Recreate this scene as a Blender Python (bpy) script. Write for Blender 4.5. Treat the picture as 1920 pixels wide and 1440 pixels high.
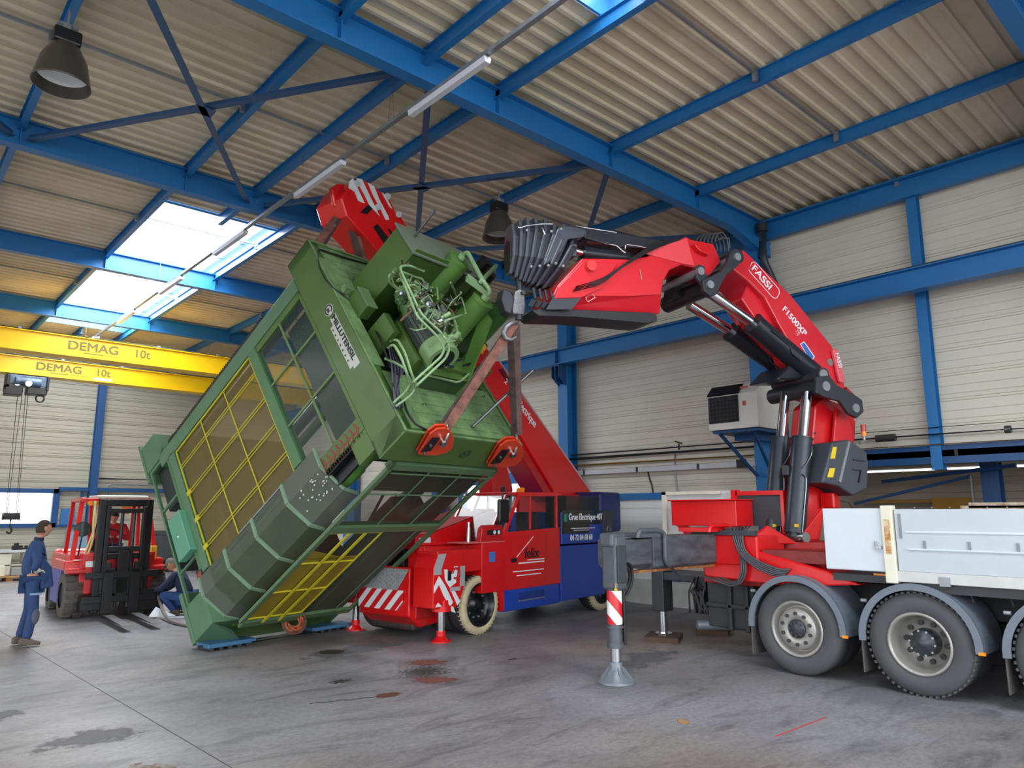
import bpy, math, random
from mathutils import Vector, Matrix
random.seed(7)
for o in list(bpy.data.objects): bpy.data.objects.remove(o)
SC = bpy.context.scene; COL = SC.collection
R = math.radians; PI = math.pi
# ---------------- camera, sky, exposure ----------------
cam_d = bpy.data.cameras.new('camera'); cam = bpy.data.objects.new('camera', cam_d); COL.objects.link(cam)
cam_d.sensor_width = 36; cam_d.sensor_fit = 'HORIZONTAL'; cam_d.lens = 36*1360/1920; cam_d.clip_end = 300
cam.location = (0, 0, 1.9); cam.rotation_euler = (R(100.0), 0, R(-41.8)); SC.camera = cam
SC.view_settings.view_transform = 'Standard'; SC.view_settings.look = 'None'; SC.view_settings.gamma = 1
SC.view_settings.use_curve_mapping = False; SC.view_settings.exposure = 0.78
W = bpy.data.worlds.new('overcast sky'); SC.world = W; W.use_nodes = True
wn = W.node_tree.nodes; bg = wn['Background']; bg.inputs[0].default_value = (0.92, 0.96, 1.0, 1); bg.inputs[1].default_value = 2.3
def area(name, loc, rot, sx, sy, power, col=(1, 1, 1)):
    l = bpy.data.lights.new(name, 'AREA'); l.shape = 'RECTANGLE'; l.size = sx; l.size_y = sy; l.energy = power; l.color = col
    o = bpy.data.objects.new(name, l); COL.objects.link(o); o.location = loc; o.rotation_euler = rot; return o
area('skylight_daylight', (4.6, 19.0, 7.75), (0, 0, 0), 2.2, 11.0, 800, (0.93, 0.97, 1.0))
area('skylight_daylight', (4.6, -0.5, 7.75), (0, 0, 0), 2.2, 10.4, 250, (0.93, 0.97, 1.0))
area('skylight_daylight', (-4.6, 8.0, 7.75), (0, 0, 0), 2.2, 16.0, 500, (0.93, 0.97, 1.0))
area('gate_daylight', (2.0, -7.5, 3.0), (R(90), 0, 0), 12.0, 5.0, 250, (0.95, 0.97, 1.0))
# ---------------- materials ----------------
def lin(h):
    h = h.lstrip('#'); o = []
    for i in (0, 2, 4):
        c = int(h[i:i+2], 16)/255; o.append(c/12.92 if c <= 0.04045 else ((c+0.055)/1.055)**2.4)
    return (*o, 1)
MATS = {}
def mat(name, col, rough=0.5, metal=0.0, var=0.0, vs=3.0, col2=None, bump=0.0, bs=40.0, coat=0.0, stretch=None, spec=None):
    if name in MATS: return MATS[name]
    m = bpy.data.materials.new(name); m.use_nodes = True; n = m.node_tree.nodes; l = m.node_tree.links
    p = n['Principled BSDF']; c = lin(col); p.inputs['Base Color'].default_value = c
    p.inputs['Roughness'].default_value = rough; p.inputs['Metallic'].default_value = metal
    if coat: p.inputs['Coat Weight'].default_value = coat; p.inputs['Coat Roughness'].default_value = 0.12
    if spec is not None: p.inputs['Specular IOR Level'].default_value = spec
    if var or bump:
        tc = n.new('ShaderNodeTexCoord'); mp = n.new('ShaderNodeMapping'); l.new(tc.outputs['Object'], mp.inputs[0])
        if stretch: mp.inputs['Scale'].default_value = stretch
    if var:
        t = n.new('ShaderNodeTexNoise'); t.inputs['Scale'].default_value = vs; t.inputs['Detail'].default_value = 6
        t.inputs['Roughness'].default_value = 0.62
        l.new(mp.outputs[0], t.inputs['Vector'])
        r = n.new('ShaderNodeValToRGB'); r.color_ramp.elements[0].position = 0.35; r.color_ramp.elements[1].position = 0.68
        d = lin(col2) if col2 else tuple(x*(1-var) for x in c[:3]) + (1,)
        r.color_ramp.elements[0].color = d; r.color_ramp.elements[1].color = c
        l.new(t.outputs['Fac'], r.inputs[0]); l.new(r.outputs[0], p.inputs['Base Color'])
    if bump:
        t = n.new('ShaderNodeTexNoise'); t.inputs['Scale'].default_value = bs; t.inputs['Detail'].default_value = 4
        l.new(mp.outputs[0], t.inputs['Vector']); b = n.new('ShaderNodeBump'); b.inputs['Strength'].default_value = bump
        b.inputs['Distance'].default_value = 0.02; l.new(t.outputs['Fac'], b.inputs['Height']); l.new(b.outputs[0], p.inputs['Normal'])
    MATS[name] = m; return m
def screen(name, col, alpha, rough=0.5):
    if name in MATS: return MATS[name]
    m = bpy.data.materials.new(name); m.use_nodes = True; n = m.node_tree.nodes; l = m.node_tree.links
    p = n['Principled BSDF']; p.inputs['Base Color'].default_value = lin(col); p.inputs['Roughness'].default_value = rough
    t = n.new('ShaderNodeBsdfTransparent'); x = n.new('ShaderNodeMixShader'); x.inputs[0].default_value = alpha
    l.new(t.outputs[0], x.inputs[1]); l.new(p.outputs[0], x.inputs[2]); l.new(x.outputs[0], n['Material Output'].inputs['Surface'])
    MATS[name] = m; return m
def stripes(name, c1, c2, freq, vec, rough=0.4):      # hard diagonal stripes fixed in object space
    if name in MATS: return MATS[name]
    m = bpy.data.materials.new(name); m.use_nodes = True; n = m.node_tree.nodes; l = m.node_tree.links
    p = n['Principled BSDF']; p.inputs['Roughness'].default_value = rough
    tc = n.new('ShaderNodeTexCoord'); d = n.new('ShaderNodeVectorMath'); d.operation = 'DOT_PRODUCT'
    d.inputs[1].default_value = [v*freq for v in vec]; l.new(tc.outputs['Object'], d.inputs[0])
    f = n.new('ShaderNodeMath'); f.operation = 'FRACT'; l.new(d.outputs['Value'], f.inputs[0])
    g = n.new('ShaderNodeMath'); g.operation = 'GREATER_THAN'; g.inputs[1].default_value = 0.5; l.new(f.outputs[0], g.inputs[0])
    x = n.new('ShaderNodeMix'); x.data_type = 'RGBA'; l.new(g.outputs[0], x.inputs[0])
    x.inputs[6].default_value = lin(c1); x.inputs[7].default_value = lin(c2); l.new(x.outputs[2], p.inputs['Base Color'])
    MATS[name] = m; return m
BLUE = mat('blue steel paint', '#1d72b2', 0.42, 0, 0.12, 1.2)
DKBLUE = mat('dark blue steel paint', '#184c82', 0.45, 0, 0.12, 1.2)
RED = mat('red paint', '#d81218', 0.3, 0, 0.10, 1.5, coat=0.35)
CRED = mat('crane boom red paint', '#dc2230', 0.3, 0, 0.08, 1.0, coat=0.35)
DRED = mat('weathered red paint', '#b01a1a', 0.45, 0, 0.3, 5)
EBLUE = mat('blue vehicle paint', '#1c44a6', 0.35, 0, 0.08, 2, coat=0.3)
NAVY = mat('navy plastic', '#1a2764', 0.4)
GREEN = mat('machine green paint', '#4c6b30', 0.42, 0, 0.2, 2.0, coat=0.15)
LGREEN = mat('light green paint', '#55795a', 0.45, 0, 0.15, 3)
TGREEN = mat('dusty light green paint', '#769863', 0.55, 0, 0.3, 4, col2='#556e48')
DGREEN = mat('dark green paint', '#36512f', 0.5, 0, 0.25, 3)
PIPEG = mat('pale green pipe paint', '#8fb080', 0.35, 0.1, 0.2, 8)
DARK = mat('dark grey steel', '#3b4046', 0.4, 0.2, 0.2, 4)
BLACK = mat('black paint', '#15161a', 0.4, 0, 0.2, 6)
BOOMG = mat('boom charcoal paint', '#4a4f57', 0.35, 0.25, 0.2, 3)
GREYP = mat('stabilizer grey paint', '#565c64', 0.42, 0.1, 0.25, 5)
WORNG = mat('worn grey paint', '#5d6268', 0.45, 0.15, 0.45, 2.5, col2='#3a3e44', stretch=(1, 1, 3))
CHROME = mat('chrome', '#d8dce0', 0.12, 1.0)
STEEL = mat('bright steel', '#a9adb0', 0.32, 0.9, 0.2, 10)
RUBBER = mat('tyre rubber', '#35353a', 0.75, 0, 0.25, 5, bump=0.2, bs=60)
WHITE = mat('white paint', '#dfe5ea', 0.4, 0, 0.06, 3)
CREAM = mat('cream paint', '#d9d6c2', 0.5, 0, 0.12, 4)
LETW = mat('white lettering', '#eceef0', 0.5)
RUST = mat('rusty paint', '#a8713c', 0.7, 0, 0.6, 14, col2='#6a3a22')
YEL = mat('crane yellow paint', '#f5c400', 0.4, 0, 0.05, 1)
YELM = mat('yellow guard paint', '#c8bd2c', 0.45, 0, 0.15, 5)
GALV = mat('galvanised steel', '#9aa0a4', 0.42, 0.6, 0.2, 8)
ORANGE = mat('orange red clamp paint', '#d8401e', 0.38, 0, 0.15, 6, coat=0.2)
AMBER = mat('amber lens', '#f08a10', 0.25)
WEB = mat('brown lifting webbing', '#8a5a4c', 0.8, 0, 0.4, 9, col2='#5a3a34', bump=0.3, bs=90)
WEBD = mat('dark brown lifting webbing', '#54403c', 0.85, 0, 0.4, 9, col2='#332824', bump=0.3, bs=90)
CABLE = mat('black cable', '#1b1c20', 0.5)
GLASS = screen('tinted cab glass', '#2b3336', 0.6, 0.15)
# ---------------- geometry helpers ----------------
def V(*a): return Vector(a[0]) if len(a) == 1 else Vector(a)
def frame(d, up=(0, 0, 1)):
    d = Vector(d).normalized(); up = Vector(up)
    if abs(d.dot(up)) > 0.995: up = Vector((1, 0, 0)) if abs(d.x) < 0.9 else Vector((0, 1, 0))
    s = d.cross(up).normalized(); u = s.cross(d).normalized(); return d, s, u
SPLIT = set('''clip glazing_bar badge suspension_wire wheel_nut hub_bolt bolt bolt_head extension_bolt fender hood_rib bed_block tread_cover window_bar stiffener conductor_clip small_print lashing_slot dropside_latch
stay_rod pin_cap front_lamp head_pin white_stripe dark_slot chevron column_hole roller red_slot_plate indicator_lamp side_panel worn_fork_top axle_rod louvre cover underside_bar valve_box small_marks dropside_rib window_mullion
lift_ram red_clip inner_strut scuffed_lip reflective_patch console_sticker counterweight red_dot rivet chrome_rod carriage_box strut logo_streak roof_slat hood_hole leg_flange tyre_lug'''.split())
class MB:
    def __init__(s): s.v = []; s.f = []; s.sm = []
    def add(s, vs, fs, smooth=False):
        k = len(s.v); s.v += [tuple(x) for x in vs]; s.f += [tuple(i+k for i in f) for f in fs]; s.sm += [smooth]*len(fs); return s
    def box(s, x0, x1, y0, y1, z0, z1):
        vs = [(x, y, z) for x in (x0, x1) for y in (y0, y1) for z in (z0, z1)]
        return s.add(vs, [(0, 1, 3, 2), (4, 6, 7, 5), (0, 4, 5, 1), (2, 3, 7, 6), (0, 2, 6, 4), (1, 5, 7, 3)])
    def bar(s, p0, p1, w, h, up=(0, 0, 1)):            # rectangular bar: w across, h along up
        p0, p1 = Vector(p0), Vector(p1); d, r, u = frame(p1-p0, up)
        vs = [p+r*(w/2*i)+u*(h/2*j) for p in (p0, p1) for i, j in ((-1, -1), (1, -1), (1, 1), (-1, 1))]
        return s.add(vs, [(3, 2, 1, 0), (4, 5, 6, 7), (0, 1, 5, 4), (1, 2, 6, 5), (2, 3, 7, 6), (3, 0, 4, 7)])
    def ibeam(s, p0, p1, b, h, t=0.015, up=(0, 0, 1)):
        p0, p1 = Vector(p0), Vector(p1); d, r, u = frame(p1-p0, up)
        s.bar(p0+u*(h/2-t/2), p1+u*(h/2-t/2), b, t, up); s.bar(p0-u*(h/2-t/2), p1-u*(h/2-t/2), b, t, up)
        return s.bar(p0, p1, t, h-2*t, up)
    def prism(s, poly, vec, smooth=False):             # polygon (3D points) pushed along vec
        n = len(poly); a = [Vector(p) for p in poly]; vec = Vector(vec); nr = Vector((0, 0, 0))
        for i in range(n): nr += a[i].cross(a[(i+1) % n])
        if nr.dot(vec) < 0: a.reverse()
        vs = a+[p+vec for p in a]
        return s.add(vs, [tuple(range(n-1, -1, -1)), tuple(range(n, 2*n))]+[(i, (i+1) % n, n+(i+1) % n, n+i) for i in range(n)], smooth)
    def cyl(s, p0, p1, r, r1=None, n=20, cap=True):
        p0, p1 = Vector(p0), Vector(p1); r1 = r if r1 is None else r1; d, a, b = frame(p1-p0)
        c = [(math.cos(2*PI*i/n), math.sin(2*PI*i/n)) for i in range(n)]
        vs = [p0+a*(x*r)+b*(y*r) for x, y in c]+[p1+a*(x*r1)+b*(y*r1) for x, y in c]
        s.add(vs, [(i, (i+1) % n, n+(i+1) % n, n+i) for i in range(n)], True)
        if cap: s.add(vs, [tuple(range(n-1, -1, -1)), tuple(range(n, 2*n))])
        return s
    def tube(s, pts, r, n=8, closed=False):
        P = [Vector(p) for p in pts]; m = len(P); rings = []; pa = None
        for i, p in enumerate(P):
            d = (P[min(i+1, m-1)]-P[max(i-1, 0)]).normalized()
            if pa is None: _, a, b = frame(d)
            else:
                a = (pa-d*pa.dot(d)).normalized(); b = d.cross(a)
            pa = a; rr = r[i] if isinstance(r, (list, tuple)) else r
            rings += [p+a*(math.cos(2*PI*k/n)*rr)+b*(math.sin(2*PI*k/n)*rr) for k in range(n)]
        fs = [(i*n+k, i*n+(k+1) % n, (i+1)*n+(k+1) % n, (i+1)*n+k) for i in range(m-1) for k in range(n)]
        s.add(rings, fs, True); s.add(rings[:n], [tuple(range(n-1, -1, -1))]); return s.add(rings[-n:], [tuple(range(n))])
    def lathe(s, prof, c, ax, n=32, smooth=True, a0=0.0, a1=2*PI):   # prof: (radius, height along ax)
        c = Vector(c); d, a, b = frame(ax); full = abs(a1-a0-2*PI) < 1e-6; m = n if full else n+1; vs = []
        for r, h in prof:
            vs += [c+d*h+a*(math.cos(a0+(a1-a0)*k/n)*r)+b*(math.sin(a0+(a1-a0)*k/n)*r) for k in range(m)]
        fs = [(i*m+k, i*m+(k+1) % m, (i+1)*m+(k+1) % m, (i+1)*m+k) for i in range(len(prof)-1) for k in range(n)]
        return s.add(vs, fs, smooth)
    def ball(s, c, r, sc=(1, 1, 1), n=12, m=8):
        vs = []; fs = []; c = Vector(c)
        for j in range(m+1):
            t = PI*j/m
            vs += [c+Vector((r*sc[0]*math.sin(t)*math.cos(2*PI*k/n), r*sc[1]*math.sin(t)*math.sin(2*PI*k/n), r*sc[2]*math.cos(t))) for k in range(n)]
        for j in range(m): fs += [(j*n+k, (j+1)*n+k, (j+1)*n+(k+1) % n, j*n+(k+1) % n) for k in range(n)]
        return s.add(vs, fs, True)
    def islands(s):
        par = list(range(len(s.v)))
        def find(i):
            while par[i] != i: par[i] = par[par[i]]; i = par[i]
            return i
        key = {}
        for i, p in enumerate(s.v):
            k = (round(p[0], 5), round(p[1], 5), round(p[2], 5))
            if k in key: par[find(i)] = find(key[k])
            else: key[k] = i
        for f in s.f:
            for i in f[1:]: par[find(i)] = find(f[0])
        g = {}
        for n, f in enumerate(s.f): g.setdefault(find(f[0]), []).append(n)
        out = []
        for fs in g.values():
            b = MB(); idx = {}
            for n in fs:
                for i in s.f[n]:
                    if i not in idx: idx[i] = len(b.v); b.v.append(s.v[i])
                b.f.append(tuple(idx[i] for i in s.f[n])); b.sm.append(s.sm[n])
            out.append(b)
        return out
    def build(s, name, m, parent=None, bevel=0.0, label=None, seg=2):
        if name in SPLIT:
            r = None
            for b in s.islands(): r = b.build1(name, m, parent, bevel, label, seg)
            return r
        return s.build1(name, m, parent, bevel, label, seg)
    def build1(s, name, m, parent=None, bevel=0.0, label=None, seg=2):
        me = bpy.data.meshes.new(name); me.from_pydata(s.v, [], s.f); me.polygons.foreach_set('use_smooth', s.sm)
        me.materials.append(m); me.update(); o = bpy.data.objects.new(name, me); COL.objects.link(o)
        if parent is not None: o.parent = parent
        if bevel:
            b = o.modifiers.new('b', 'BEVEL'); b.width = bevel; b.segments = seg; b.limit_method = 'ANGLE'; b.angle_limit = R(40)
        if label: o['label'] = label
        return o
def tag(o, label, cat, group=None, kind=None):
    o['label'] = label; o['category'] = cat
    if group: o['group'] = group
    if kind: o['kind'] = kind
    return o
def thing(name, label, cat, loc=(0, 0, 0), rz=0.0, group=None, mtx=None):
    o = bpy.data.objects.new(name, None); COL.objects.link(o); o.empty_display_size = 0.3
    if mtx is not None: o.matrix_world = mtx
    else: o.location = loc; o.rotation_euler = (0, 0, rz)
    return tag(o, label, cat, group)
def struct(name, b, m):
    o = b.build(name, m); o['kind'] = 'structure'; return o
def dup(root, loc=None, rz=None, label=None, group=None):
    r = root.copy(); COL.objects.link(r)
    if loc is not None: r.location = loc
    if rz is not None: r.rotation_euler = (0, 0, rz)
    if label: r['label'] = label
    if group: r['group'] = group
    for ch in list(root.children):
        c = ch.copy(); COL.objects.link(c); c.parent = r
        for g in list(ch.children):
            d = g.copy(); COL.objects.link(d); d.parent = c
    return r
def text(name, body, o, xd, yd, size, m, parent=None, bold=0.0, sx=1.0, depth=0.003, align='LEFT'):
    cu = bpy.data.curves.new(name, 'FONT'); cu.body = body; cu.size = size; cu.extrude = depth; cu.align_x = align
    t = bpy.data.objects.new(name, cu); COL.objects.link(t)
    me = bpy.data.meshes.new_from_object(t.evaluated_get(bpy.context.evaluated_depsgraph_get())); bpy.data.objects.remove(t)
    vs = [tuple(v.co) for v in me.vertices]; fs = [tuple(p.vertices) for p in me.polygons]; b = MB(); k = bold*size
    for i, (dx, dy) in enumerate(((-k, -k*.6), (k, -k*.6), (-k, k*.6), (k, k*.6), (0, 0)) if bold else ((0, 0),)): b.add([(x+dx, y+dy, z+i*.00015) for x, y, z in vs], fs)
    bpy.data.meshes.remove(me); xd = Vector(xd).normalized(); yd = Vector(yd); yd = (yd-xd*yd.dot(xd)).normalized(); zd = xd.cross(yd)
    M = Matrix((xd*sx, yd, zd)).transposed().to_4x4(); M.translation = Vector(o); b.v = [tuple(M @ Vector(p)) for p in b.v]
    return b.build1(name, m, parent)
def arc(c, r, a0, a1, n, ex, ey):
    c = Vector(c); ex = Vector(ex); ey = Vector(ey)
    return [c+ex*(r*math.cos(a0+(a1-a0)*i/n))+ey*(r*math.sin(a0+(a1-a0)*i/n)) for i in range(n+1)]
def bend(pts, r=0.08, n=4):                              # round the corners of a polyline
    P = [Vector(p) for p in pts]; out = [P[0]]
    for i in range(1, len(P)-1):
        a = P[i-1]-P[i]; b = P[i+1]-P[i]; k = min(r, a.length*0.45, b.length*0.45); A = P[i]+a.normalized()*k; B = P[i]+b.normalized()*k
        for j in range(n+1):
            t = j/n; out.append(A*(1-t)**2+P[i]*2*t*(1-t)+B*t*t)
    out.append(P[-1]); return out
# ================= HALL =================
def floor_material():
    m = bpy.data.materials.new('worn concrete floor'); m.use_nodes = True; n = m.node_tree.nodes; l = m.node_tree.links
    p = n['Principled BSDF']; tc = n.new('ShaderNodeTexCoord')
    def noise(sc, det, rough, st=(1, 1, 1), rot=0, dist=0):
        mp = n.new('ShaderNodeMapping'); mp.inputs['Scale'].default_value = st; mp.inputs['Rotation'].default_value = (0, 0, rot)
        l.new(tc.outputs['Object'], mp.inputs[0]); t = n.new('ShaderNodeTexNoise'); t.inputs['Scale'].default_value = sc
        t.inputs['Detail'].default_value = det; t.inputs['Roughness'].default_value = rough; t.inputs['Distortion'].default_value = dist
        l.new(mp.outputs[0], t.inputs['Vector']); return t.outputs['Fac']
    def ramp(f, a, ca, b, cb):
        r = n.new('ShaderNodeValToRGB'); r.color_ramp.elements[0].position = a; r.color_ramp.elements[1].position = b
        r.color_ramp.elements[0].color = ca if len(ca) == 4 else (*ca, 1); r.color_ramp.elements[1].color = cb if len(cb) == 4 else (*cb, 1)
        l.new(f, r.inputs[0]); return r.outputs[0]
    def mix(fac, a, b, mode='MIX'):
        x = n.new('ShaderNodeMix'); x.data_type = 'RGBA'; x.blend_type = mode
        if isinstance(fac, float): x.inputs[0].default_value = fac
        else: l.new(fac, x.inputs[0])
        l.new(a, x.inputs[6]); l.new(b, x.inputs[7]); return x.outputs[2]
    base = ramp(noise(0.35, 8, 0.6, dist=0.6), 0.32, lin('#707075'), 0.7, lin('#9b9a9e'))
    # warm patches and the dark rubbed marks of tyres and oil
    warm = ramp(noise(0.22, 4, 0.5), 0.45, lin('#ffffff'), 0.7, lin('#f0dcc2'))
    c = mix(1.0, base, warm, 'MULTIPLY')
    st = ramp(noise(1.6, 9, 0.72, (0.55, 1.6, 1), 0.6, 1.2), 0.28, (0.42, 0.42, 0.44, 1), 0.5, (1.06, 1.06, 1.06, 1)); c = mix(0.9, c, st, 'MULTIPLY')
    fine = ramp(noise(14, 10, 0.75, (1, 1.6, 1), 0.4), 0.3, (0.6, 0.6, 0.6, 1), 0.62, (1.12, 1.12, 1.12, 1)); c = mix(0.85, c, fine, 'MULTIPLY')
    blot = ramp(noise(0.8, 7, 0.8, (1, 1, 1), 0, 2.0), 0.66, (1, 1, 1, 1), 0.74, (0.62, 0.6, 0.6, 1)); c = mix(0.8, c, blot, 'MULTIPLY')
    sp = ramp(noise(55, 3, 0.5), 0.70, (1, 1, 1, 1), 0.76, (0.55, 0.52, 0.5, 1)); c = mix(0.7, c, sp, 'MULTIPLY')
    l.new(c, p.inputs['Base Color'])
    rr = ramp(noise(0.9, 6, 0.6), 0.3, (0.36,)*3, 0.7, (0.6,)*3); l.new(rr, p.inputs['Roughness'])
    p.inputs['Specular IOR Level'].default_value = 0.4
    b = n.new('ShaderNodeBump'); b.inputs['Strength'].default_value = 0.15; b.inputs['Distance'].default_value = 0.01
    l.new(noise(30, 6, 0.7), b.inputs['Height']); l.new(b.outputs[0], p.inputs['Normal'])
    return m
floor = struct('floor', MB().box(-25, 16.5, -14, 27.3, -0.2, 0), floor_material())
yard = tag(MB().box(-120, 140, -120, 150, -0.6, -0.25).build('yard', mat('pale yard concrete', '#9a9a96', 0.8)), 'pale concrete yard outside the hall windows', 'ground'); yard['kind'] = 'structure'
MB().bar((2.42, 4.0, 0.0006), (1.86, 18, 0.0006), 0.010, 0.0012).build('expansion_joint', mat('dark joint filler', '#4a4846', 0.8), floor)
# --- stains: flat patches on the concrete with a noisy edge of their own
def stain_mat(name, col, scale, thr, seed, st=(1, 1, 1)):
    m = bpy.data.materials.new(name); m.use_nodes = True; n = m.node_tree.nodes; l = m.node_tree.links
    p = n['Principled BSDF']; p.inputs['Base Color'].default_value = lin(col); p.inputs['Roughness'].default_value = 0.7
    tc = n.new('ShaderNodeTexCoord'); mp = n.new('ShaderNodeMapping'); mp.inputs['Location'].default_value = (seed, seed, 0); mp.inputs['Scale'].default_value = st
    l.new(tc.outputs['Object'], mp.inputs[0]); t = n.new('ShaderNodeTexNoise'); t.inputs['Scale'].default_value = scale; t.inputs['Detail'].default_value = 8; t.inputs['Roughness'].default_value = 0.75
    l.new(mp.outputs[0], t.inputs['Vector'])
    g = n.new('ShaderNodeTexGradient'); g.gradient_type = 'SPHERICAL'; mg = n.new('ShaderNodeMapping'); mg.inputs['Location'].default_value = (-1, -1, 0); mg.inputs['Scale'].default_value = (2, 2, 1)
    l.new(tc.outputs['Generated'], mg.inputs[0]); l.new(mg.outputs[0], g.inputs[0])
    a = n.new('ShaderNodeMath'); a.operation = 'MULTIPLY_ADD'; a.inputs[1].default_value = 0.55; l.new(g.outputs['Fac'], a.inputs[0]); l.new(t.outputs['Fac'], a.inputs[2])
    r = n.new('ShaderNodeValToRGB'); r.color_ramp.elements[0].position = thr; r.color_ramp.elements[1].position = thr+0.16; l.new(a.outputs[0], r.inputs[0])
    e = n.new('ShaderNodeMath'); e.operation = 'MULTIPLY'; e.inputs[1].default_value = 0.85; l.new(r.outputs[0], e.inputs[0])
    e2 = n.new('ShaderNodeMath'); e2.operation = 'GREATER_THAN'; e2.inputs[1].default_value = 0.02; l.new(g.outputs['Fac'], e2.inputs[0])
    e3 = n.new('ShaderNodeMath'); e3.operation = 'MULTIPLY'; l.new(e.outputs[0], e3.inputs[0]); l.new(e2.outputs[0], e3.inputs[1])
    tr = n.new('ShaderNodeBsdfTransparent'); x = n.new('ShaderNodeMixShader'); l.new(e3.outputs[0], x.inputs[0]); l.new(tr.outputs[0], x.inputs[1]); l.new(p.outputs[0], x.inputs[2])
    l.new(x.outputs[0], n['Material Output'].inputs['Surface']); return m
RSTAIN = stain_mat('red dust', '#80483f', 10, 0.64, 3); OSTAIN = stain_mat('black oil spots', '#34322e', 22, 0.84, 8); BSTAIN = stain_mat('brown oil', '#6e4331', 9, 0.5, 5); GST = stain_mat('old dark scuffing', '#6d6c6e', 2.6, 0.86, 2)
WST = stain_mat('wet patch', '#6e6f75', 3, 0.74, 1)
def stain(cx, cy, w, d, rz, m, h=0.0012):
    o = MB().box(-w/2, w/2, -d/2, d/2, 0, 0.0004).build('stain', m, floor); o.location = (cx, cy, h); o.rotation_euler = (0, 0, rz)
stain(5.70, 8.0, 0.75, 0.55, -0.6, RSTAIN); stain(5.2, 7.15, 0.75, 0.55, -0.8, RSTAIN, .0016)
stain(4.42, 6.9, 0.34, 0.2, -0.2, BSTAIN); stain(4.35, 7.8, 0.8, 0.5, 0.3, OSTAIN); stain(6.66, 7.43, 0.5, 0.3, 0, OSTAIN)
stain(1.75, 7.3, 2.4, 1.6, 0.4, GST); stain(1.2, 8.6, 1.6, 1.0, 0.9, GST, .0016); stain(5.5, 9.4, 3.2, 1.1, 0.1, WST); stain(5.4, 7.6, 2.0, 1.6, .3, OSTAIN, .002)
stain(5.91, 4.25, 0.22, 0.12, 0.8, stain_mat('tan spill', '#b08a62', 6, 0.5, 2)); stain(8.0, 6.3, 2.6, 1.2, 0.2, WST, .0016); stain(1.6, 6.2, 1.6, .8, -.3, stain_mat('rust tint', '#8d6a4c', 3, .72, 4), .002)
MB().tube([(3.64+0.61*t/8, 7.12-0.2*t/8+0.02*math.sin(t*2.1), 0.001) for t in range(9)], 0.006, 5).build('oil_trickle', CABLE, floor)
MB().bar((6.12, 3.46, 0.001), (7.04, 3.44, 0.001), 0.014, 0.001).build('spray_mark', mat('red spray paint', '#c8343c', 0.7), floor)
mh = tag(MB().cyl((5.12, 9.45, 0.001), (5.12, 9.45, 0.005), 0.17, n=28).build('manhole_cover', mat('cast iron', '#4a4640', 0.6, 0.4, 0.3, 20)), 'small dark round cover set in the concrete near the green press', 'cover')
# --- corrugated roof deck
CEIL = mat('tan roof deck sheet', '#e0d3bb', 0.55, 0, 0.14, 0.9, col2='#cabd9f', bump=0.05, bs=6)
def deck(b, x0, x1, y0, y1):
    lo, hi, p, n0, n1 = 7.45, 7.492, 0.24, 0.05, 0.082
    prof = []; k = math.floor(y0/p); y = k*p
    while y < y1:
        prof += [(y, hi), (y+0.012, lo), (y+0.012+n0, lo), (y+0.024+n0, hi)]; y += p
    prof = [q for q in prof if y0 <= q[0] <= y1]; m = len(prof); vs = []
    for x in (x0, x1): vs += [(x, a, z) for a, z in prof]
    b.add(vs, [(i, m+i, m+i+1, i+1) for i in range(m-1)])
b = MB()
deck(b, -9, 3.45, -8, 27.1); deck(b, 5.85, 12.9, -8, 27.1); deck(b, 3.45, 5.85, 24.7, 27.1); deck(b, 3.45, 5.85, 4.85, 13.45)
ceiling = struct('ceiling', b, CEIL)
# --- skylights: frame, bars, milky panes
PANE = bpy.data.materials.new('clear ribbed skylight pane'); PANE.use_nodes = True
_n = PANE.node_tree.nodes; _l = PANE.node_tree.links; _t = _n.new('ShaderNodeBsdfTransparent'); _d = _n.new('ShaderNodeBsdfTranslucent'); _d.inputs[0].default_value = (.95, .97, 1, 1)
_x = _n.new('ShaderNodeMixShader'); _x.inputs[0].default_value = 0.25; _l.new(_t.outputs[0], _x.inputs[1]); _l.new(_d.outputs[0], _x.inputs[2]); _l.new(_x.outputs[0], _n['Material Output'].inputs['Surface'])
SKF = mat('blue skylight frame', '#3a7fc0', 0.35)
def skylight(label, y0, y1):
    t = thing('skylight', label, 'skylight', (4.65, (y0+y1)/2, 7.45)); L = (y1-y0)/2
    MB().box(-1.2, -1.17, -L, L, 0, 0.5).box(1.17, 1.2, -L, L, 0, 0.5).box(-1.17, 1.17, -L, -L+.03, 0, 0.5).box(-1.17, 1.17, L-.03, L, 0, 0.5).build('kerb', SKF, t)
    b = MB(); y = -L+0.9
    while y < L-0.3: b.box(-1.17, 1.17, y-.006, y+.006, 0.36, 0.375); y += 1.25
    b.build('glazing_bar', GALV, t)
    MB().box(-1.17, 1.17, -L+.03, L-.03, 0.40, 0.404).build('pane', PANE, t)
skylight('long rooflight strip beyond the second rafter, above the yellow crane', 13.45, 24.7)
skylight('rooflight at the top of the picture near the camera', -6, 4.85)
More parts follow.
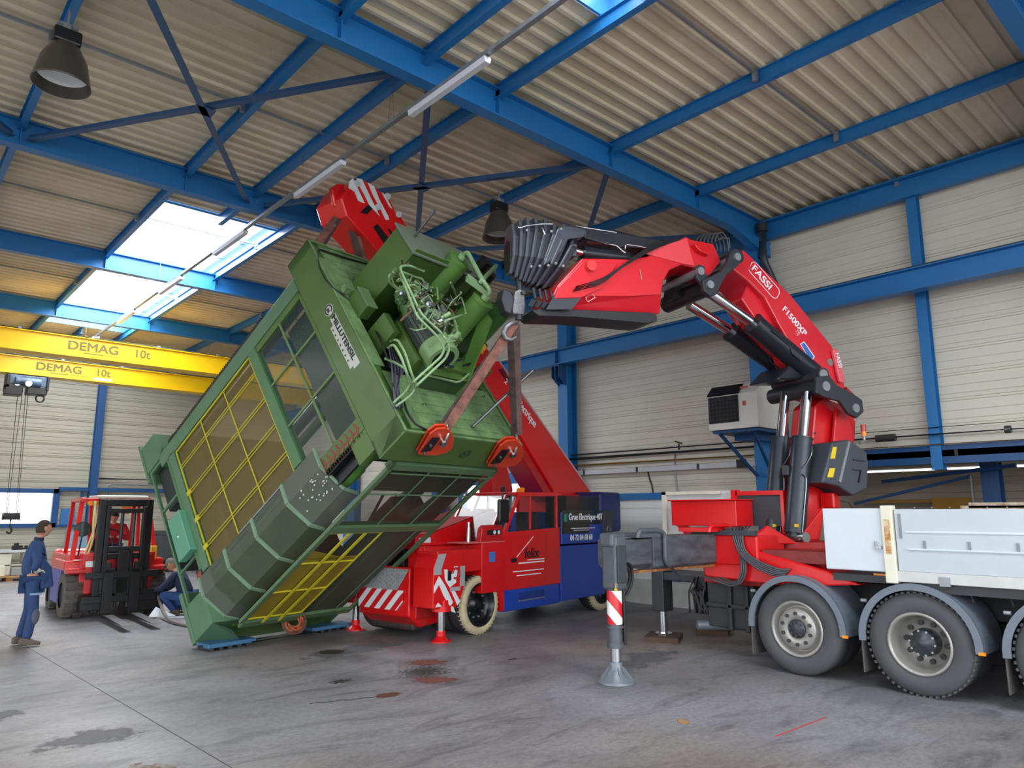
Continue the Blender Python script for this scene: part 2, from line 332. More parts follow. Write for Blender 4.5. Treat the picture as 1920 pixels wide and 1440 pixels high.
# --- steel frame
FR = [-3.5, 1.6, 6.7, 11.8, 16.9, 22.0]
names = ['rafter overhead behind the camera', 'rafter at the top right corner of the hall', 'nearest big rafter running over the green press to the corner column', 'second rafter crossing behind the red and white boom tip', 'third rafter crossing the long rooflight', 'fourth rafter just above the yellow crane girders']
for y, nm in zip(FR, names):
    b = MB().ibeam((-9, y, 7.2), (12.62, y, 7.2), 0.18, 0.40, 0.018)
    b.prism([(12.6, y-.085, 7.02), (12.6, y-.085, 6.72), (11.2, y-.085, 7.02)], (0, .17, 0))
    for x in (1.15, 3.4, 5.7, 7.97, 10.25): b.box(x-.006, x+.006, y-.085, y+.085, 7.02, 7.38)
    o = b.build('roof_beam', BLUE); tag(o, 'blue steel '+nm, 'beam', 'roof rafters')
for i, x in enumerate([-6, -3.5, -1.15, 1.15, 3.4, 4.55, 5.7, 7.97, 10.25]):
    b = MB()
    if x == 4.55: tag(MB().ibeam((x, 24.75, 7.35), (x, 27.1, 7.35), 0.09, 0.19, 0.012).build('roof_purlin', BLUE), 'short blue purlin beyond the long rooflight, above the yellow crane', 'beam', 'roof purlins')
    segs = [(-8, 27.1)] if x != 4.55 else [(4.9, 13.4)]
    for y0, y1 in segs: b.ibeam((x, y0, 7.35), (x, y1, 7.35), 0.09, 0.19, 0.012)
    o = b.build('roof_purlin', BLUE); tag(o, ['blue purlin far left out over the hall side', 'blue purlin left of the hall middle', 'blue purlin over the camera left', 'blue purlin at upper left carrying the round hall lamp', 'blue purlin along the left edge of the rooflights', 'short blue purlin between the two rooflights', 'blue purlin along the right edge of the rooflights', 'blue purlin carrying the lamp next to the crane boom tip', 'blue purlin nearest the eaves'][i], 'beam', 'roof purlins')
tag(MB().bar((12.5, -8, 7.2), (12.5, 27.1, 7.2), 0.14, 0.3).bar((12.42, -8, 7.37), (12.42, 27.1, 7.37), 0.2, 0.03).build('eaves_beam', BLUE), 'blue eaves beam along the top of the long side wall', 'beam')
for y, nm in ((4.2, 'near'), (9.25, 'second'), (14.3, 'third'), (19.4, 'fourth')):
    b = MB(); xs = [-3.5, 1.15, 3.4, 5.7, 7.97, 10.25, 12.5] if y < 10 else [-3.5, 1.15, 3.4, 5.7, 7.97, 10.25, 12.5]
    for xa, xb in zip(xs, xs[1:]): b.bar((xa+.05, y, 7.40), (xb-.05, y, 7.40), 0.035, 0.035).box(xb-.1, xb-.05, y-.03, y+.03, 7.28, 7.42)
    tag(b.build('tie_rod', GALV), 'thin grey tie rod line under the roof deck in the %s bay' % nm, 'rod', 'purlin tie rods')
def brace(label, pts, w=0.09):
    b = MB()
    for p0, p1 in pts: b.bar(p0, p1, w, 0.012).bar((p0[0], p0[1], p0[2]+.04), (p1[0], p1[1], p1[2]+.04), 0.012, 0.08)
    for p0, p1 in pts[:1]:
        q = (Vector(pts[0][0])+Vector(pts[0][1]))/2; b.box(q.x-.13, q.x+.13, q.y-.1, q.y+.1, q.z-.006, q.z+.006)
    tag(b.build('roof_brace', mat('slate blue brace', '#2c4f78', .45)), label, 'brace', 'roof wind bracing')
z = 7.1
brace('crossed blue wind brace at upper left between the first two rafters', [((1.25, 6.8, z), (4.4, 11.7, z)), ((1.25, 11.7, z), (4.4, 6.8, z+.05))])
brace('crossed blue wind brace above the red and white boom tip', [((4.7, 11.7, z), (7.87, 6.8, z)), ((4.7, 6.8, z), (7.87, 11.7, z+.05))])
brace('crossed blue wind brace above the charcoal boom end near the side wall', [((8.07, 6.8, z), (12.3, 11.7, z)), ((8.07, 11.7, z), (12.3, 6.8, z+.05))])
brace('crossed blue wind brace at the far upper left corner', [((-3.3, 6.8, z), (1.05, 11.7, z)), ((-3.3, 11.7, z), (1.05, 6.8, z+.05))])
# --- columns along the side wall
def column(y, label, full=True):
    t = thing('steel_column', label, 'column', (12.42, y, 0), 0, 'side wall columns')
    MB().ibeam((0, 0, 0), (0, 0, 7.0), 0.30, 0.34, 0.016, up=(1, 0, 0)).build('column_shaft', BLUE, t)
    b = MB().box(-.42, -.17, -.13, .13, 5.30, 5.33).box(-.42, -.17, -.008, .008, 4.9, 5.3)
    b.prism([(-.42, -.12, 5.3), (-.17, -.12, 5.3), (-.17, -.12, 4.85), (-.42, -.12, 5.05)], (0, .015, 0)).prism([(-.42, .105, 5.3), (-.17, .105, 5.3), (-.17, .105, 4.85), (-.42, .105, 5.05)], (0, .015, 0))
    b.build('bracket', DKBLUE, t); return t
column(11.9, 'blue steel column in the middle of the side wall, left of the heater')
column(6.85, 'blue steel column behind the red loader crane, carrying the heater')
column(17, 'blue steel column of the side wall beyond the electric crane, left of the bright doorway')
column(22, 'farthest blue steel column seen through the press underside guard')
column(1.7, 'blue steel column of the side wall beyond the right edge', )
t = thing('steel_post', 'thin blue post hanging from the eaves beside the crane boom, ending above the dark recess', 'post', (12.6, 4.05, 0))
MB().ibeam((0, 0, 2.55), (0, 0, 7.1), 0.16, 0.16, 0.01, up=(1, 0, 0)).box(-.09, .09, -.085, .085, 2.55, 2.57).build('post_shaft', BLUE, t)
MB().box(-.14, .1, -.12, .12, 7.06, 7.1).build('head_plate', GALV, t)
t = thing('crane_runway_beam', 'long blue crane runway beam crossing the side wall at mid height', 'beam', (12.12, 0, 5.52))
MB().ibeam((0, -8, 0), (0, 27, 0), 0.24, 0.36, 0.02).build('beam_web', BLUE, t)
b = MB()
for y in (1.7, 6.85, 11.9, 17, 22): b.box(-.11, .11, y-.008, y+.008, -.16, .16)
b.build('stiffener', DKBLUE, t)
MB().bar((0, -8, .205), (0, 27, .205), 0.05, 0.05).build('rail', DARK, t)
# --- cassette walls
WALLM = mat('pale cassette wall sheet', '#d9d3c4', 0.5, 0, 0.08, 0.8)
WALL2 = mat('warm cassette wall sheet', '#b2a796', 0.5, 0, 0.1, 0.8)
def cassette(z0, z1, off=0.0):
    pr = []; z = math.floor(z0/0.4)*0.4+off
    while z < z1:
        pr += [(z, 0), (z+.006, .022), (z+.026, .022), (z+.032, 0), (z+.05, 0), (z+.056, .018), (z+.068, .018), (z+.074, 0), (z+.13, 0), (z+.136, .012), (z+.146, 0), (z+.26, 0), (z+.266, .012), (z+.276, 0), (z+.39, 0)]; z += 0.4
    pr = [(max(min(a, z1), z0), b) for a, b in pr if z0-.02 <= a <= z1+.02]; return [(z0, 0)]+pr+[(z1, 0)]
def wall_x(b, X, y0, y1, z0, z1):
    pr = cassette(z0, z1); m = len(pr)
    b.add([(X+d, y, z) for y in (y0, y1) for z, d in pr], [(i, i+1, m+i+1, m+i) for i in range(m-1)])
def wall_y(b, Y, x0, x1, z0, z1):
    pr = cassette(z0, z1); m = len(pr)
    b.add([(x, Y+d, z) for x in (x0, x1) for z, d in pr], [(i, m+i, m+i+1, i+1) for i in range(m-1)])
b = MB()
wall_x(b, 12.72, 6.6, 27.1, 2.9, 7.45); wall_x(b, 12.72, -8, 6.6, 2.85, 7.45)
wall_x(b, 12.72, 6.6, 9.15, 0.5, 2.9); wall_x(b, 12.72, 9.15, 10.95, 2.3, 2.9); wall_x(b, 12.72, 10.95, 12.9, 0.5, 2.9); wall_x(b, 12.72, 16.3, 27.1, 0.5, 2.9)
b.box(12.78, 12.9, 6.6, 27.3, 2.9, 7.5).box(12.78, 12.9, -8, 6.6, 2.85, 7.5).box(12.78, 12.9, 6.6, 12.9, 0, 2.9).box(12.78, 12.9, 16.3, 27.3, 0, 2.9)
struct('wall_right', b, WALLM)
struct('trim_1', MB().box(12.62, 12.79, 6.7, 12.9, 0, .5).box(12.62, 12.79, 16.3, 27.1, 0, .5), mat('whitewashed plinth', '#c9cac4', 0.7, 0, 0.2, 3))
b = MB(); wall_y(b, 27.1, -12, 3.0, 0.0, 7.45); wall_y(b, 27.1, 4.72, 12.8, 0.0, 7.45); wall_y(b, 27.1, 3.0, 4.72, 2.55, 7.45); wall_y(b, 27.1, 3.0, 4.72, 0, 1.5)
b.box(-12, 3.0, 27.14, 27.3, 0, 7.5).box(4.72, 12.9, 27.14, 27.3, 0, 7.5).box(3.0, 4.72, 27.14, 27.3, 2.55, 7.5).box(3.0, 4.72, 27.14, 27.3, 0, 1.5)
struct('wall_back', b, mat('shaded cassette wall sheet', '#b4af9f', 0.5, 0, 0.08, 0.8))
# recess (low annex) right of the truck
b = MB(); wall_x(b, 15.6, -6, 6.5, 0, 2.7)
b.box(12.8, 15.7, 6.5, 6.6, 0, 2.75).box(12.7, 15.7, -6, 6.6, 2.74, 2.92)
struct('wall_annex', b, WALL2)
struct('trim_2', MB().box(12.55, 12.72, -8, 6.6, 2.64, 2.93), DKBLUE)
t = thing('steel_column', 'dark blue column standing in the low recess behind the white truck body', 'column', (14.1, 3.75, 0), 0)
MB().ibeam((0, 0, 0), (0, 0, 2.72), 0.26, 0.26, 0.014, up=(1, 0, 0)).build('column_shaft', DKBLUE, t)
MB().bar((0, .3, 2.5), (0, 2.3, 2.05), .05, .05).bar((-.6, -.5, 2.62), (.1, 1.8, 2.45), .06, .06).build('strut', DKBLUE, t)
MB().tube([(-.1, .28, .2), (-.1, .28, 2.5)], .02).build('conduit', GALV, t)
t = tag(MB().box(15.0, 15.2, 4.4, 5.0, 1.7, 2.16).bar((15.1, 5.0, 2.1), (15.1, 6.4, 2.1), .06, .05).build('yellow_cabinet', mat('ochre paint', '#a87a28', .5)), 'small ochre box in the dark recess above the truck body', 'cabinet')
# left wall/rest of hall (outside the view)
struct('wall_left', MB().box(-12.2, -12, 18, 27.3, 0, 7.5), WALLM)
# --- side door: blue frame with white sectional leaf
o = struct('door_1', MB().box(12.6, 12.74, 9.05, 11.0, 2.16, 2.3).box(12.6, 12.74, 9.05, 9.2, 0.5, 2.16).box(12.6, 12.74, 10.87, 11.0, .5, 2.16), BLUE)
b = MB(); zz = .5
while zz < 2.15: b.box(12.66, 12.7, 9.2, 10.87, zz, min(zz+.17, 2.16)); zz += .185
b.box(12.68, 12.74, 9.15, 10.9, .5, 2.16); b.build('door_leaf', mat('white door leaf', '#e8eae8', .45), o)
# --- big bright doorway on the side wall
o = struct('window_1', MB().box(12.6, 12.76, 12.9, 16.3, 2.62, 2.9).box(12.6, 12.76, 16.15, 16.35, 0, 2.62).box(12.6, 12.76, 12.85, 13.0, 0, 2.62), BLUE)
MB().box(12.64, 12.7, 15.1, 15.16, 0, 2.62).box(12.64, 12.7, 14.2, 14.26, 0, 2.62).build('window_mullion', GALV, o)
MB().box(12.66, 12.67, 13.0, 16.15, 0, 2.62).build('window_pane', screen('window glass', '#e8f0f4', 0.12, .1), o)
# --- back wall window
o = struct('window_2', MB().box(2.9, 4.8, 26.98, 27.16, 2.48, 2.62).box(2.9, 4.8, 26.98, 27.16, 1.42, 1.55).box(4.66, 4.84, 26.98, 27.16, 1.42, 2.62).box(2.9, 3.02, 26.98, 27.16, 1.42, 2.62), DKBLUE)
MB().box(3.0, 4.7, 27.1, 27.11, 1.5, 2.5).build('window_pane', screen('window glass', '#e8f0f4', 0.12, .1), o)
tag(MB().box(4.8, 8.0, 26.9, 27.08, 2.56, 2.68).box(4.84, 5.5, 26.98, 27.05, 1.43, 1.5).box(5.42, 5.5, 26.98, 27.05, 1.43, 2.56).build('wall_girt', DKBLUE), 'dark blue horizontal girt framing a pale panel right of the back window', 'beam')
tag(MB().box(4.92, 5.3, 26.96, 27.04, 1.5, 2.0).build('notice_board', mat('blue board', '#2f6fae', .5)), 'small blue notice board on the back wall beside the window', 'board')
tag(MB().ibeam((5.72, 26.9, 0), (5.72, 26.9, 7.0), 0.22, 0.26, 0.014, up=(0, 1, 0)).build('wall_column', DKBLUE), 'blue steel column on the back wall under the yellow crane', 'column')
tag(MB().tube([(5.9, 26.95, 2.98), (9.5, 26.95, 2.98)], .03).build('wall_pipe', DARK), 'dark thin pipe running along the back wall right of the blue column', 'pipe')
tag(MB().tube(bend([(6.2, 26.95, 1.9), (6.2, 26.95, 2.8), (9.5, 26.95, 2.8)], .1), .022).build('conduit', GALV), 'grey conduit bending along the back wall above the forklift', 'pipe')
# --- pipes and trays on the side wall
tag(MB().tube([(12.45, -6, 3.06), (12.45, 11.6, 3.12)], .033, 10).tube([(12.45, 11.6, 3.12), (12.45, 20, 3.14)], .025, 8).cyl((12.45, 4.6, 3.09), (12.45, 4.9, 3.09), .06).cyl((12.45, 5.3, 3.09), (12.45, 5.4, 3.09), .07).cyl((12.45, 3.0, 3.09), (12.45, 3.08, 3.09), .055).build('steel_pipe', mat('dull pipe steel', '#5a5a58', .4, .6, .3, 6)), 'dull steel pipe with valve fittings along the side wall', 'pipe')
tag(MB().tube([(12.5, -6, 3.19), (12.5, 12, 3.22)], .018, 8).build('thin_pipe', DARK), 'thin dark pipe just above the dull steel pipe on the side wall', 'pipe')
tag(MB().tube([(12.5, -6, 2.9), (12.5, 12, 2.97)], .022, 8).build('gas_pipe', mat('yellow pipe', '#b88a2c', .5, 0, .4, 3, col2='#8a5a2a')), 'ochre yellow gas pipe along the side wall', 'pipe')
t = thing('cable_tray', 'pale plastic cable tray along the side wall under the pipes', 'tray', (12.6, 0, 2.8))
MB().box(-.05, .06, -6, 13.5, -.05, .05).build('tray_channel', mat('pale tray plastic', '#c4c6cc', .4), t)
b = MB()
for k in range(11): b.box(-.06, -.045, -4.0+k*1.55, -3.95+k*1.55, -.055, .055)
b.box(-.075, -.045, 7.35, 7.55, -.07, .09); b.build('clip', BLACK, t)
tag(MB().tube([(12.58, 9.7, 2.75), (12.57, 9.66, 2.6), (12.57, 9.6, 2.45), (12.57, 9.58, 2.3)], .02).build('hanging_cable', DARK), 'short dark cable dangling from the tray above the white door', 'cable')
tag(MB().tube([(12.6, 9.0, 3.1), (12.6, 9.02, 2.7), (12.6, 8.98, 2.3), (12.58, 8.9, 1.9)], .02).build('drop_cable', GALV), 'grey cable dropping from the pipes behind the red boxes', 'cable')
tag(MB().cyl((12.5, 8.83, 3.16), (12.5, 8.83, 3.28), .02).bar((12.5, 8.75, 3.28), (12.5, 8.93, 3.34), .02, .03).build('pipe_valve', BLACK), 'small black valve lever on the pipe beside the middle column', 'valve')
t = thing('downpipe', 'dark rainwater downpipe with an offset beside the corner column', 'pipe', (12.2, 6.55, 0))
MB().tube(bend([(0, 0, 7.25), (0, 0, 6.55), (.28, -.05, 6.1), (.28, -.05, 2.8)], .1), .07, 12).build('pipe_run', mat('dark pipe plastic', '#2c3440', .4), t)
MB().cyl((0, 0, 7.12), (0, 0, 7.28), .1).build('pipe_collar', DARK, t)
# --- heater
t = thing('unit_heater', 'white warm air heater with black louvres on a blue wall bracket', 'heater', (11.42, 6.85, 3.3))
MB().prism([(-.35, -.62, 0), (.52, -.62, 0), (.52, -.62, .78), (-.18, -.62, .78), (-.35, -.62, .6)], (0, .95, 0)).build('housing', mat('off white enamel', '#d6d6d0', .4), t, .012)
MB().box(-.375, -.35, -.28, .30, .12, .58).prism([(-.36, -.3, .6), (-.19, -.3, .77), (-.2, -.3, .79), (-.38, -.3, .62)], (0, .62, 0)).build('louvre_panel', BLACK, t)
b = MB()
for k in range(6): b.box(-.39, -.372, -.26, .28, .17+k*.068, .18+k*.068)
for k in range(8): b.box(-.385, -.374, -.24+k*.07, -.235+k*.07, .13, .57)
b.build('louvre', DARK, t)
MB().box(-.36, -.348, -.42, -.36, .38, .46).box(-.36, -.348, -.47, -.33, .68, .71).build('badge', mat('red badge', '#c05050', .5), t)
MB().box(-.3, .75, -.58, .28, -.05, -.01).bar((-.2, -.45, -.05), (.8, -.2, -.75), .04, .05).bar((-.2, .2, -.05), (.8, .1, -.75), .04, .05).box(.1, .6, -.3, .1, -.16, -.05).build('bracket', DKBLUE, t)
# --- light line with battens
t = thing('lighting_rail', 'thin grey lighting rail hung below the roof along the rooflights', 'rail', (4.48, 0, 6.72))
MB().box(-.03, .03, -4, 26, -.02, .03).build('rail_channel', GALV, t)
b = MB()
for y in (3.3, 7.3, 9.8, 13.3, 16.8, 20.3, 23.8): b.tube([(0, y-.06, .03), (0, y, .65)], .004, 5).tube([(0, y+.06, .03), (0, y, .65)], .004, 5)
b.build('suspension_wire', GALV, t)
bt = None
for i, (y0, nm) in enumerate(((5.4, 'nearest tube light, crossing the big rafter'), (8.5, 'second tube light, above left of the boom tip'), (11.9, 'tube light over the near end of the long rooflight'), (15.2, 'tube light at the middle of the long rooflight'), (18.6, 'small tube light under the rooflight far end'), (22.2, 'farthest tube light, just above the yellow crane'))):
    if bt is None:
        bt = thing('tube_light', 'white '+nm, 'light', (4.48, y0, 6.69), 0, 'tube lights on the lighting rail')
        MB().box(-.04, .04, 0, 1.45, -.015, .0).build('housing', GALV, bt)
        MB().prism([(-.05, 0, -.015), (.05, 0, -.015), (.035, 0, -.075), (-.035, 0, -.075)], (0, 1.45, 0)).build('diffuser', mat('milky diffuser', '#cfd0d8', .35), bt)
    else: dup(bt, (4.48, y0, 6.69), label='white '+nm)
# --- round hall lamps
def hall_lamp(loc, label):
    t = thing('hall_lamp', label, 'lamp', loc, 0, 'round hall lamps')
    MB().lathe([(.12, .26), (.14, .24), (.22, .08), (.275, -.18), (.28, -.2), (.27, -.2), (.21, .06), (.11, .22)], (0, 0, 0), (0, 0, 1), 32).build('reflector', mat('smoky lamp housing', '#4c4640', .3, .3), t)
    MB().lathe([(.272, -.17), (.2, .05), (.001, .12)], (0, 0, 0), (0, 0, 1), 32).build('reflector_lining', mat('bright lamp lining', '#f2f4f6', .5, 0), t)
    MB().box(-.13, .13, -.1, .1, .26, .42).build('ballast', BLACK, t, .02)
    MB().cyl((0, 0, .42), (0, 0, .5), .05).bar((-.1, 0, .5), (.1, 0, .5), .05, .03).cyl((0, 0, .5), (0, 0, .68), .012).build('hanger', GALV, t)
hall_lamp((1.12, 8.43, 6.56), 'round hall lamp hanging at the upper left of the hall')
hall_lamp((7.45, 8.66, 6.56), 'round hall lamp hanging beside the charcoal crane boom tip')
# --- overhead cranes
def girder(Y, zlab, label, X0, sz):
    t = thing('overhead_crane', label, 'crane', (0, Y, 5.6), 0, None)
    MB().box(-11.9, 12.0, -.22, .22, 0.1, .56).build('girder', YEL, t)
    MB().box(-11.9, 12.0, -.28, .28, 0.56, .58).box(-11.9, 12.0, -.26, .26, 0.08, .1).build('flange', YEL, t)
    MB().tube([(-11, -.25, .60), (12, -.25, .60)], .014, 6).build('conductor', DARK, t)
    b = MB()
    for k in range(14): b.box(-10+k*1.55, -9.93+k*1.55, -.29, -.2, .58, .63)
    b.build('conductor_clip', GALV, t)
    GREYT = mat('grey brown lettering', '#6e5a24', .6)
    text('lettering', 'DEMAG', (X0, -.225, .2+.06), (1, 0, 0), (0, 0, 1), .30, GREYT, t, .022, 1.12)
    text('lettering', '10t', (X0+1.5, -.225, .2+.06), (1, 0, 0), (0, 0, 1), .30, GREYT, t, .02, 1.0)
    b = MB().box(X0+.36, X0+.82, -.228, -.222, .19, .205)
    for k in range(7): b.box(X0+.86+k*.06, X0+.885+k*.06, -.228, -.222, .185, .205)
    b.build('lettering', GREYT, t); return t
girder(20.5, 0, 'near yellow overhead crane girder lettered DEMAG 10t, the upper one', 3.45, .3)
g2 = girder(24.1, 0, 'far yellow overhead crane girder lettered DEMAG 10t, the lower one with the hoist', 3.35, .3)
MB().box(4.82, 5.3, -.228, -.222, .13, .2).build('capacity_plate', WHITE, g2)
t = thing('hoist', 'blue and black electric chain hoist under the lower yellow girder', 'hoist', (3.2, 24.1, 5.35))
MB().box(-.45, .45, -.35, .1, 0, .28).cyl((-.3, -.36, .1), (.3, -.36, .1), .12).build('hoist_body', mat('hoist blue grey', '#5a7896', .4, 0, .4, 5, col2='#2a333c'), t, .02)
MB().box(-.5, -.1, -.4, .1, -.28, 0).box(.0, .48, -.35, .1, -.22, .0).box(-.5, -.42, -.4, .12, -.1, .3).box(.44, .5, -.4, .12, -.1, .3).build('trolley', BLACK, t, .015)
MB().cyl((-.25, -.43, .02), (-.25, -.40, .02), .06).cyl((0, -.5, .04), (0, -.46, .04), .08).build('cover', WHITE, t)
MB().tube(arc((.33, -.3, -.32), .1, 0, 2*PI, 14, (1, 0, 0), (0, 0, 1)), .025, 6).build('cable_loop', BLACK, t)
b = MB()
for x0, x1 in ((-.18, -.13), (-.08, -.1), (.0, .1), (.06, .13)): b.tube([(x0, -.15, -.2), (x1, -.15, -3.5)], .009, 5)
b.build('hoist_rope', DARK, t)
MB().box(-.17, .17, -.25, -.05, -3.66, -3.48).cyl((-.17, -.15, -3.57), (-.2, -.15, -3.57), .1).cyl((.17, -.15, -3.57), (.2, -.15, -3.57), .1).tube(bend([(0, -.15, -3.66), (0, -.15, -3.85), (.06, -.15, -3.95), (0, -.15, -4.03), (-.07, -.15, -3.97)], .03), .025, 8).build('hook_block', BLACK, t)
# ================= PRESS (tilted green machine) =================
_H = R(48.2); _P = R(10.0); CF = Vector((math.cos(_H)*math.cos(_P), math.sin(_H)*math.cos(_P), math.sin(_P)))
CR = Vector((math.sin(_H), -math.cos(_H), 0)); CU = CR.cross(CF); CC = Vector((0, 0, 1.9))
def ray(px, py): return CF+CR*((px-960)/1360)-CU*((py-720)/1360)
def on_plane(px, py, p0, n):                              # point of a real plane in the hall seen at a photo position
    d = ray(px, py); n = Vector(n); return CC+d*(((Vector(p0)-CC).dot(n))/d.dot(n))
_th = R(11.5); _t = R(35.5)
PO = Vector((3.81, 11.05, 0.08)); pc = Vector((math.cos(_th), math.sin(_th), 0)); pe = Vector((-math.sin(_th), math.cos(_th), 0)); pz = Vector((0, 0, 1))
pa = pe*-math.cos(_t)+pz*math.sin(_t); pb = pe*math.sin(_t)+pz*math.cos(_t)
PM = Matrix((pa, pc, pb)).transposed().to_4x4(); PM.translation = PO        # local x = press height u, y = depth w, z = width v
PI_ = PM.inverted()
def mw(u, v, w): return PM @ Vector((u, w, v))
def ml(px, py, u=None, v=None, w=None):                  # local press point on the plane u, v or w = const
    ax, val = (pa, u) if u is not None else (pb, v) if v is not None else (pc, w)
    return PI_ @ on_plane(px, py, PO+ax*val, ax)
press = thing('hydraulic_press', 'large green hydraulic press tilted on its edge, held up by two cranes', 'press', mtx=PM)
def pb_(b, u0, u1, v0, v1, w0, w1): return b.box(u0, u1, w0, w1, v0, v1)
def PB(name, m, *boxes, parent=press, bevel=0.006, label=None):
    b = MB()
    for q in boxes: pb_(b, *q)
    return b.build(name, m, parent, bevel, label)
# crown
PB('crown', GREEN, (4.42, 4.93, -.15, 3.27, 0, .16), (4.42, 4.93, -.17, .1, 0, 2.28), (4.42, 4.93, 3.1, 3.27, 0, 2.28), (4.42, 4.93, -.15, 3.27, 2.12, 2.28), (4.42, 4.5, -.1, 3.2, .1, 2.2), (4.42, 4.93, 2.2, 3.2, .1, 1.6), (4.42, 4.93, -.1, .8, .1, 2.2), (4.42, 4.86, .8, 1.6, 1.5, 2.2))
PB('crown_rim', TGREEN, (4.93, 4.955, -.17, 3.27, 0, .03), (4.93, 4.955, -.17, -.14, 0, 2.28), (4.93, 4.955, 3.24, 3.27, 0, 2.28), (4.93, 4.95, .9, 2.9, .04, .22), (4.93, 4.955, -.14, 3.27, 2.25, 2.28))
b = MB()
pb_(b, 4.93, 4.945, -.1, .82, .14, 2.2); pb_(b, 4.93, 4.945, 2.35, 3.2, .14, 1.9)
for k in range(5): pb_(b, 4.945, 4.952, .0+k*.17, .085+k*.17, .32, 2.15)
for k in range(5): pb_(b, 4.945, 4.952, 2.45+k*.16, 2.53+k*.16, .3, 1.8)
b.build('tread_cover', TGREEN, press)
PB('inner_floor', DGREEN, (4.5, 4.6, .8, 2.3, .16, 2.15), (4.6, 4.92, 1.6, 2.25, 1.9, 2.15))
# bed
b = MB(); pb_(b, .05, .55, -.02, .52, 0, .5); b.prism([(.05, .0, -.02), (.55, .0, -.02), (.55, .25, -.16), (.3, .5, -.2), (.05, .5, -.1)], (0, .001, 0))
b.build('bed_corner', LGREEN, press, .008)
b = MB(); pb_(b, .02, .45, -.06, .32, .35, 2.32); pb_(b, .02, .5, -.08, .5, 2.0, 2.32); pb_(b, .02, .5, 2.95, 3.4, .4, 2.3); pb_(b, .02, .45, .3, 3.0, 1.9, 2.3)
b.build('bed', GREEN, press, .01)
b = MB(); pb_(b, .06, .5, 2.93, 3.42, -.02, .4); pb_(b, .02, .07, 2.75, 3.5, -.04, .4); pb_(b, -.02, .06, -.05, .75, -.02, .3)
b.build('bed_block', LGREEN, press, .008)
b = MB(); b.cyl((.5, .12, 3.12), (.72, .12, 3.12), .07); b.cyl((.72, .12, 3.12), (.8, .12, 3.12), .03); b.build('rod_socket', LGREEN, press)
# F face frame
PB('side_frame', LGREEN, (.45, 4.42, 2.76, 2.98, -.02, .1), (.68, .84, .70, 2.8, -.02, .09))
PB('side_frame', mat('mid green frame paint', '#4d784e', .45, 0, .15, 3), (3.08, 3.26, .70, 2.8, -.015, .1), (.60, .66, .78, 2.8, -.01, .06))
PB('window_frame', GREEN, (3.57, 4.42, .3, .5, -.01, .08), (4.36, 4.42, .5, 2.76, 0, .05), (4.1, 4.42, -.02, .32, .0, .1), (3.26, 4.42, 2.66, 2.76, 0, .06))
b = MB(); pb_(b, 3.83, 3.86, .5, 2.7, 0, .02); pb_(b, 3.26, 4.4, 2.0, 2.03, 0, .02); pb_(b, 3.26, 4.4, 1.27, 1.30, 0, .02); b.build('window_bar', mat('olive green bar', '#5f7a4a', .5), press)
PB('window_pane', screen('smoky guard pane', '#4a5a5a', .22, .15), (3.26, 4.4, .5, 2.7, .03, .034), bevel=0)
# outer post, cross bars, dark recess behind them
PB('outer_post', LGREEN, (.08, .12, .45, 2.95, 0, .05), (.1, .68, 2.88, 2.93, 0, .05), (.1, .68, 2.12, 2.16, 0, .04), (.1, .68, 1.02, 1.05, 0, .04))
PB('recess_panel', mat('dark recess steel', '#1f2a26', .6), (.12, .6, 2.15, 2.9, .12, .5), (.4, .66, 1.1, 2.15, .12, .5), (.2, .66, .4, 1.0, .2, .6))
b = MB(); P = [ml(x, y, w=-.03) for x, y in ((347, 976), (367, 960), (384, 1028), (364, 1042))]
pb_(b, .36, .70, 1.08, 1.78, -.12, .0); cab = b.build('switch_cabinet', mat('pale turquoise cabinet paint', '#5f9a7e', .4, 0, .1, 3), press, .01)
MB().ball((.52, -.122, 1.42), .016).build('cabinet_lock', WHITE, cab)
b = MB()
for k in range(4): b.tube(bend([(.55, .1+.02*k, .95), (.5-.04*k, .05, .7+.03*k), (.6, .1, .45), (.45, .2, .3)], .1), .014, 6)
b.build('hose', mat('copper brown hose', '#8a4a38', .5), press)
# yellow mesh guard
YM = screen('mustard guard mesh', '#7c6c3c', .42, .6); b = MB(); pb_(b, .9, 3.07, .55, 2.74, .03, .034); b.build('guard_mesh', YM, press)
b = MB(); pb_(b, .86, 3.08, 2.73, 2.75, 0, .02); pb_(b, .86, .875, .5, 2.72, 0, .02); pb_(b, 3.055, 3.07, .5, 2.72, 0, .02)
for v in (2.43, 1.95, 1.48, 1.0): pb_(b, .88, 3.05, v-.028, v-.018, .0, .012); pb_(b, .88, 3.05, v+.018, v+.028, .0, .012); pb_(b, .84, .94, v-.035, v+.035, -.01, .01) if v < 2.2 else None
for u in (1.64, 2.33): pb_(b, u-.007, u+.007, .5, 2.72, 0, .01)
b.build('guard_bar', YELM, press)
# table and ram
PB('bolster', mat('grimy bolster steel', '#5a5246', .6, 0, .3, 3), (.55, 1.2, .2, 2.85, .2, 2.15))
PB('ram', mat('dark green ram paint', '#3c4f3c', .5, 0, .2, 1.5), (3.66, 4.42, .45, 2.75, .3, 2.1), (3.77, 4.25, -.13, -.11, .33, 2.2))
PB('ram_groove', mat('black groove', '#1c2420', .6), (4.15, 4.18, .5, 2.7, .295, .31), (4.4, 4.43, .45, 2.7, .2, .31))
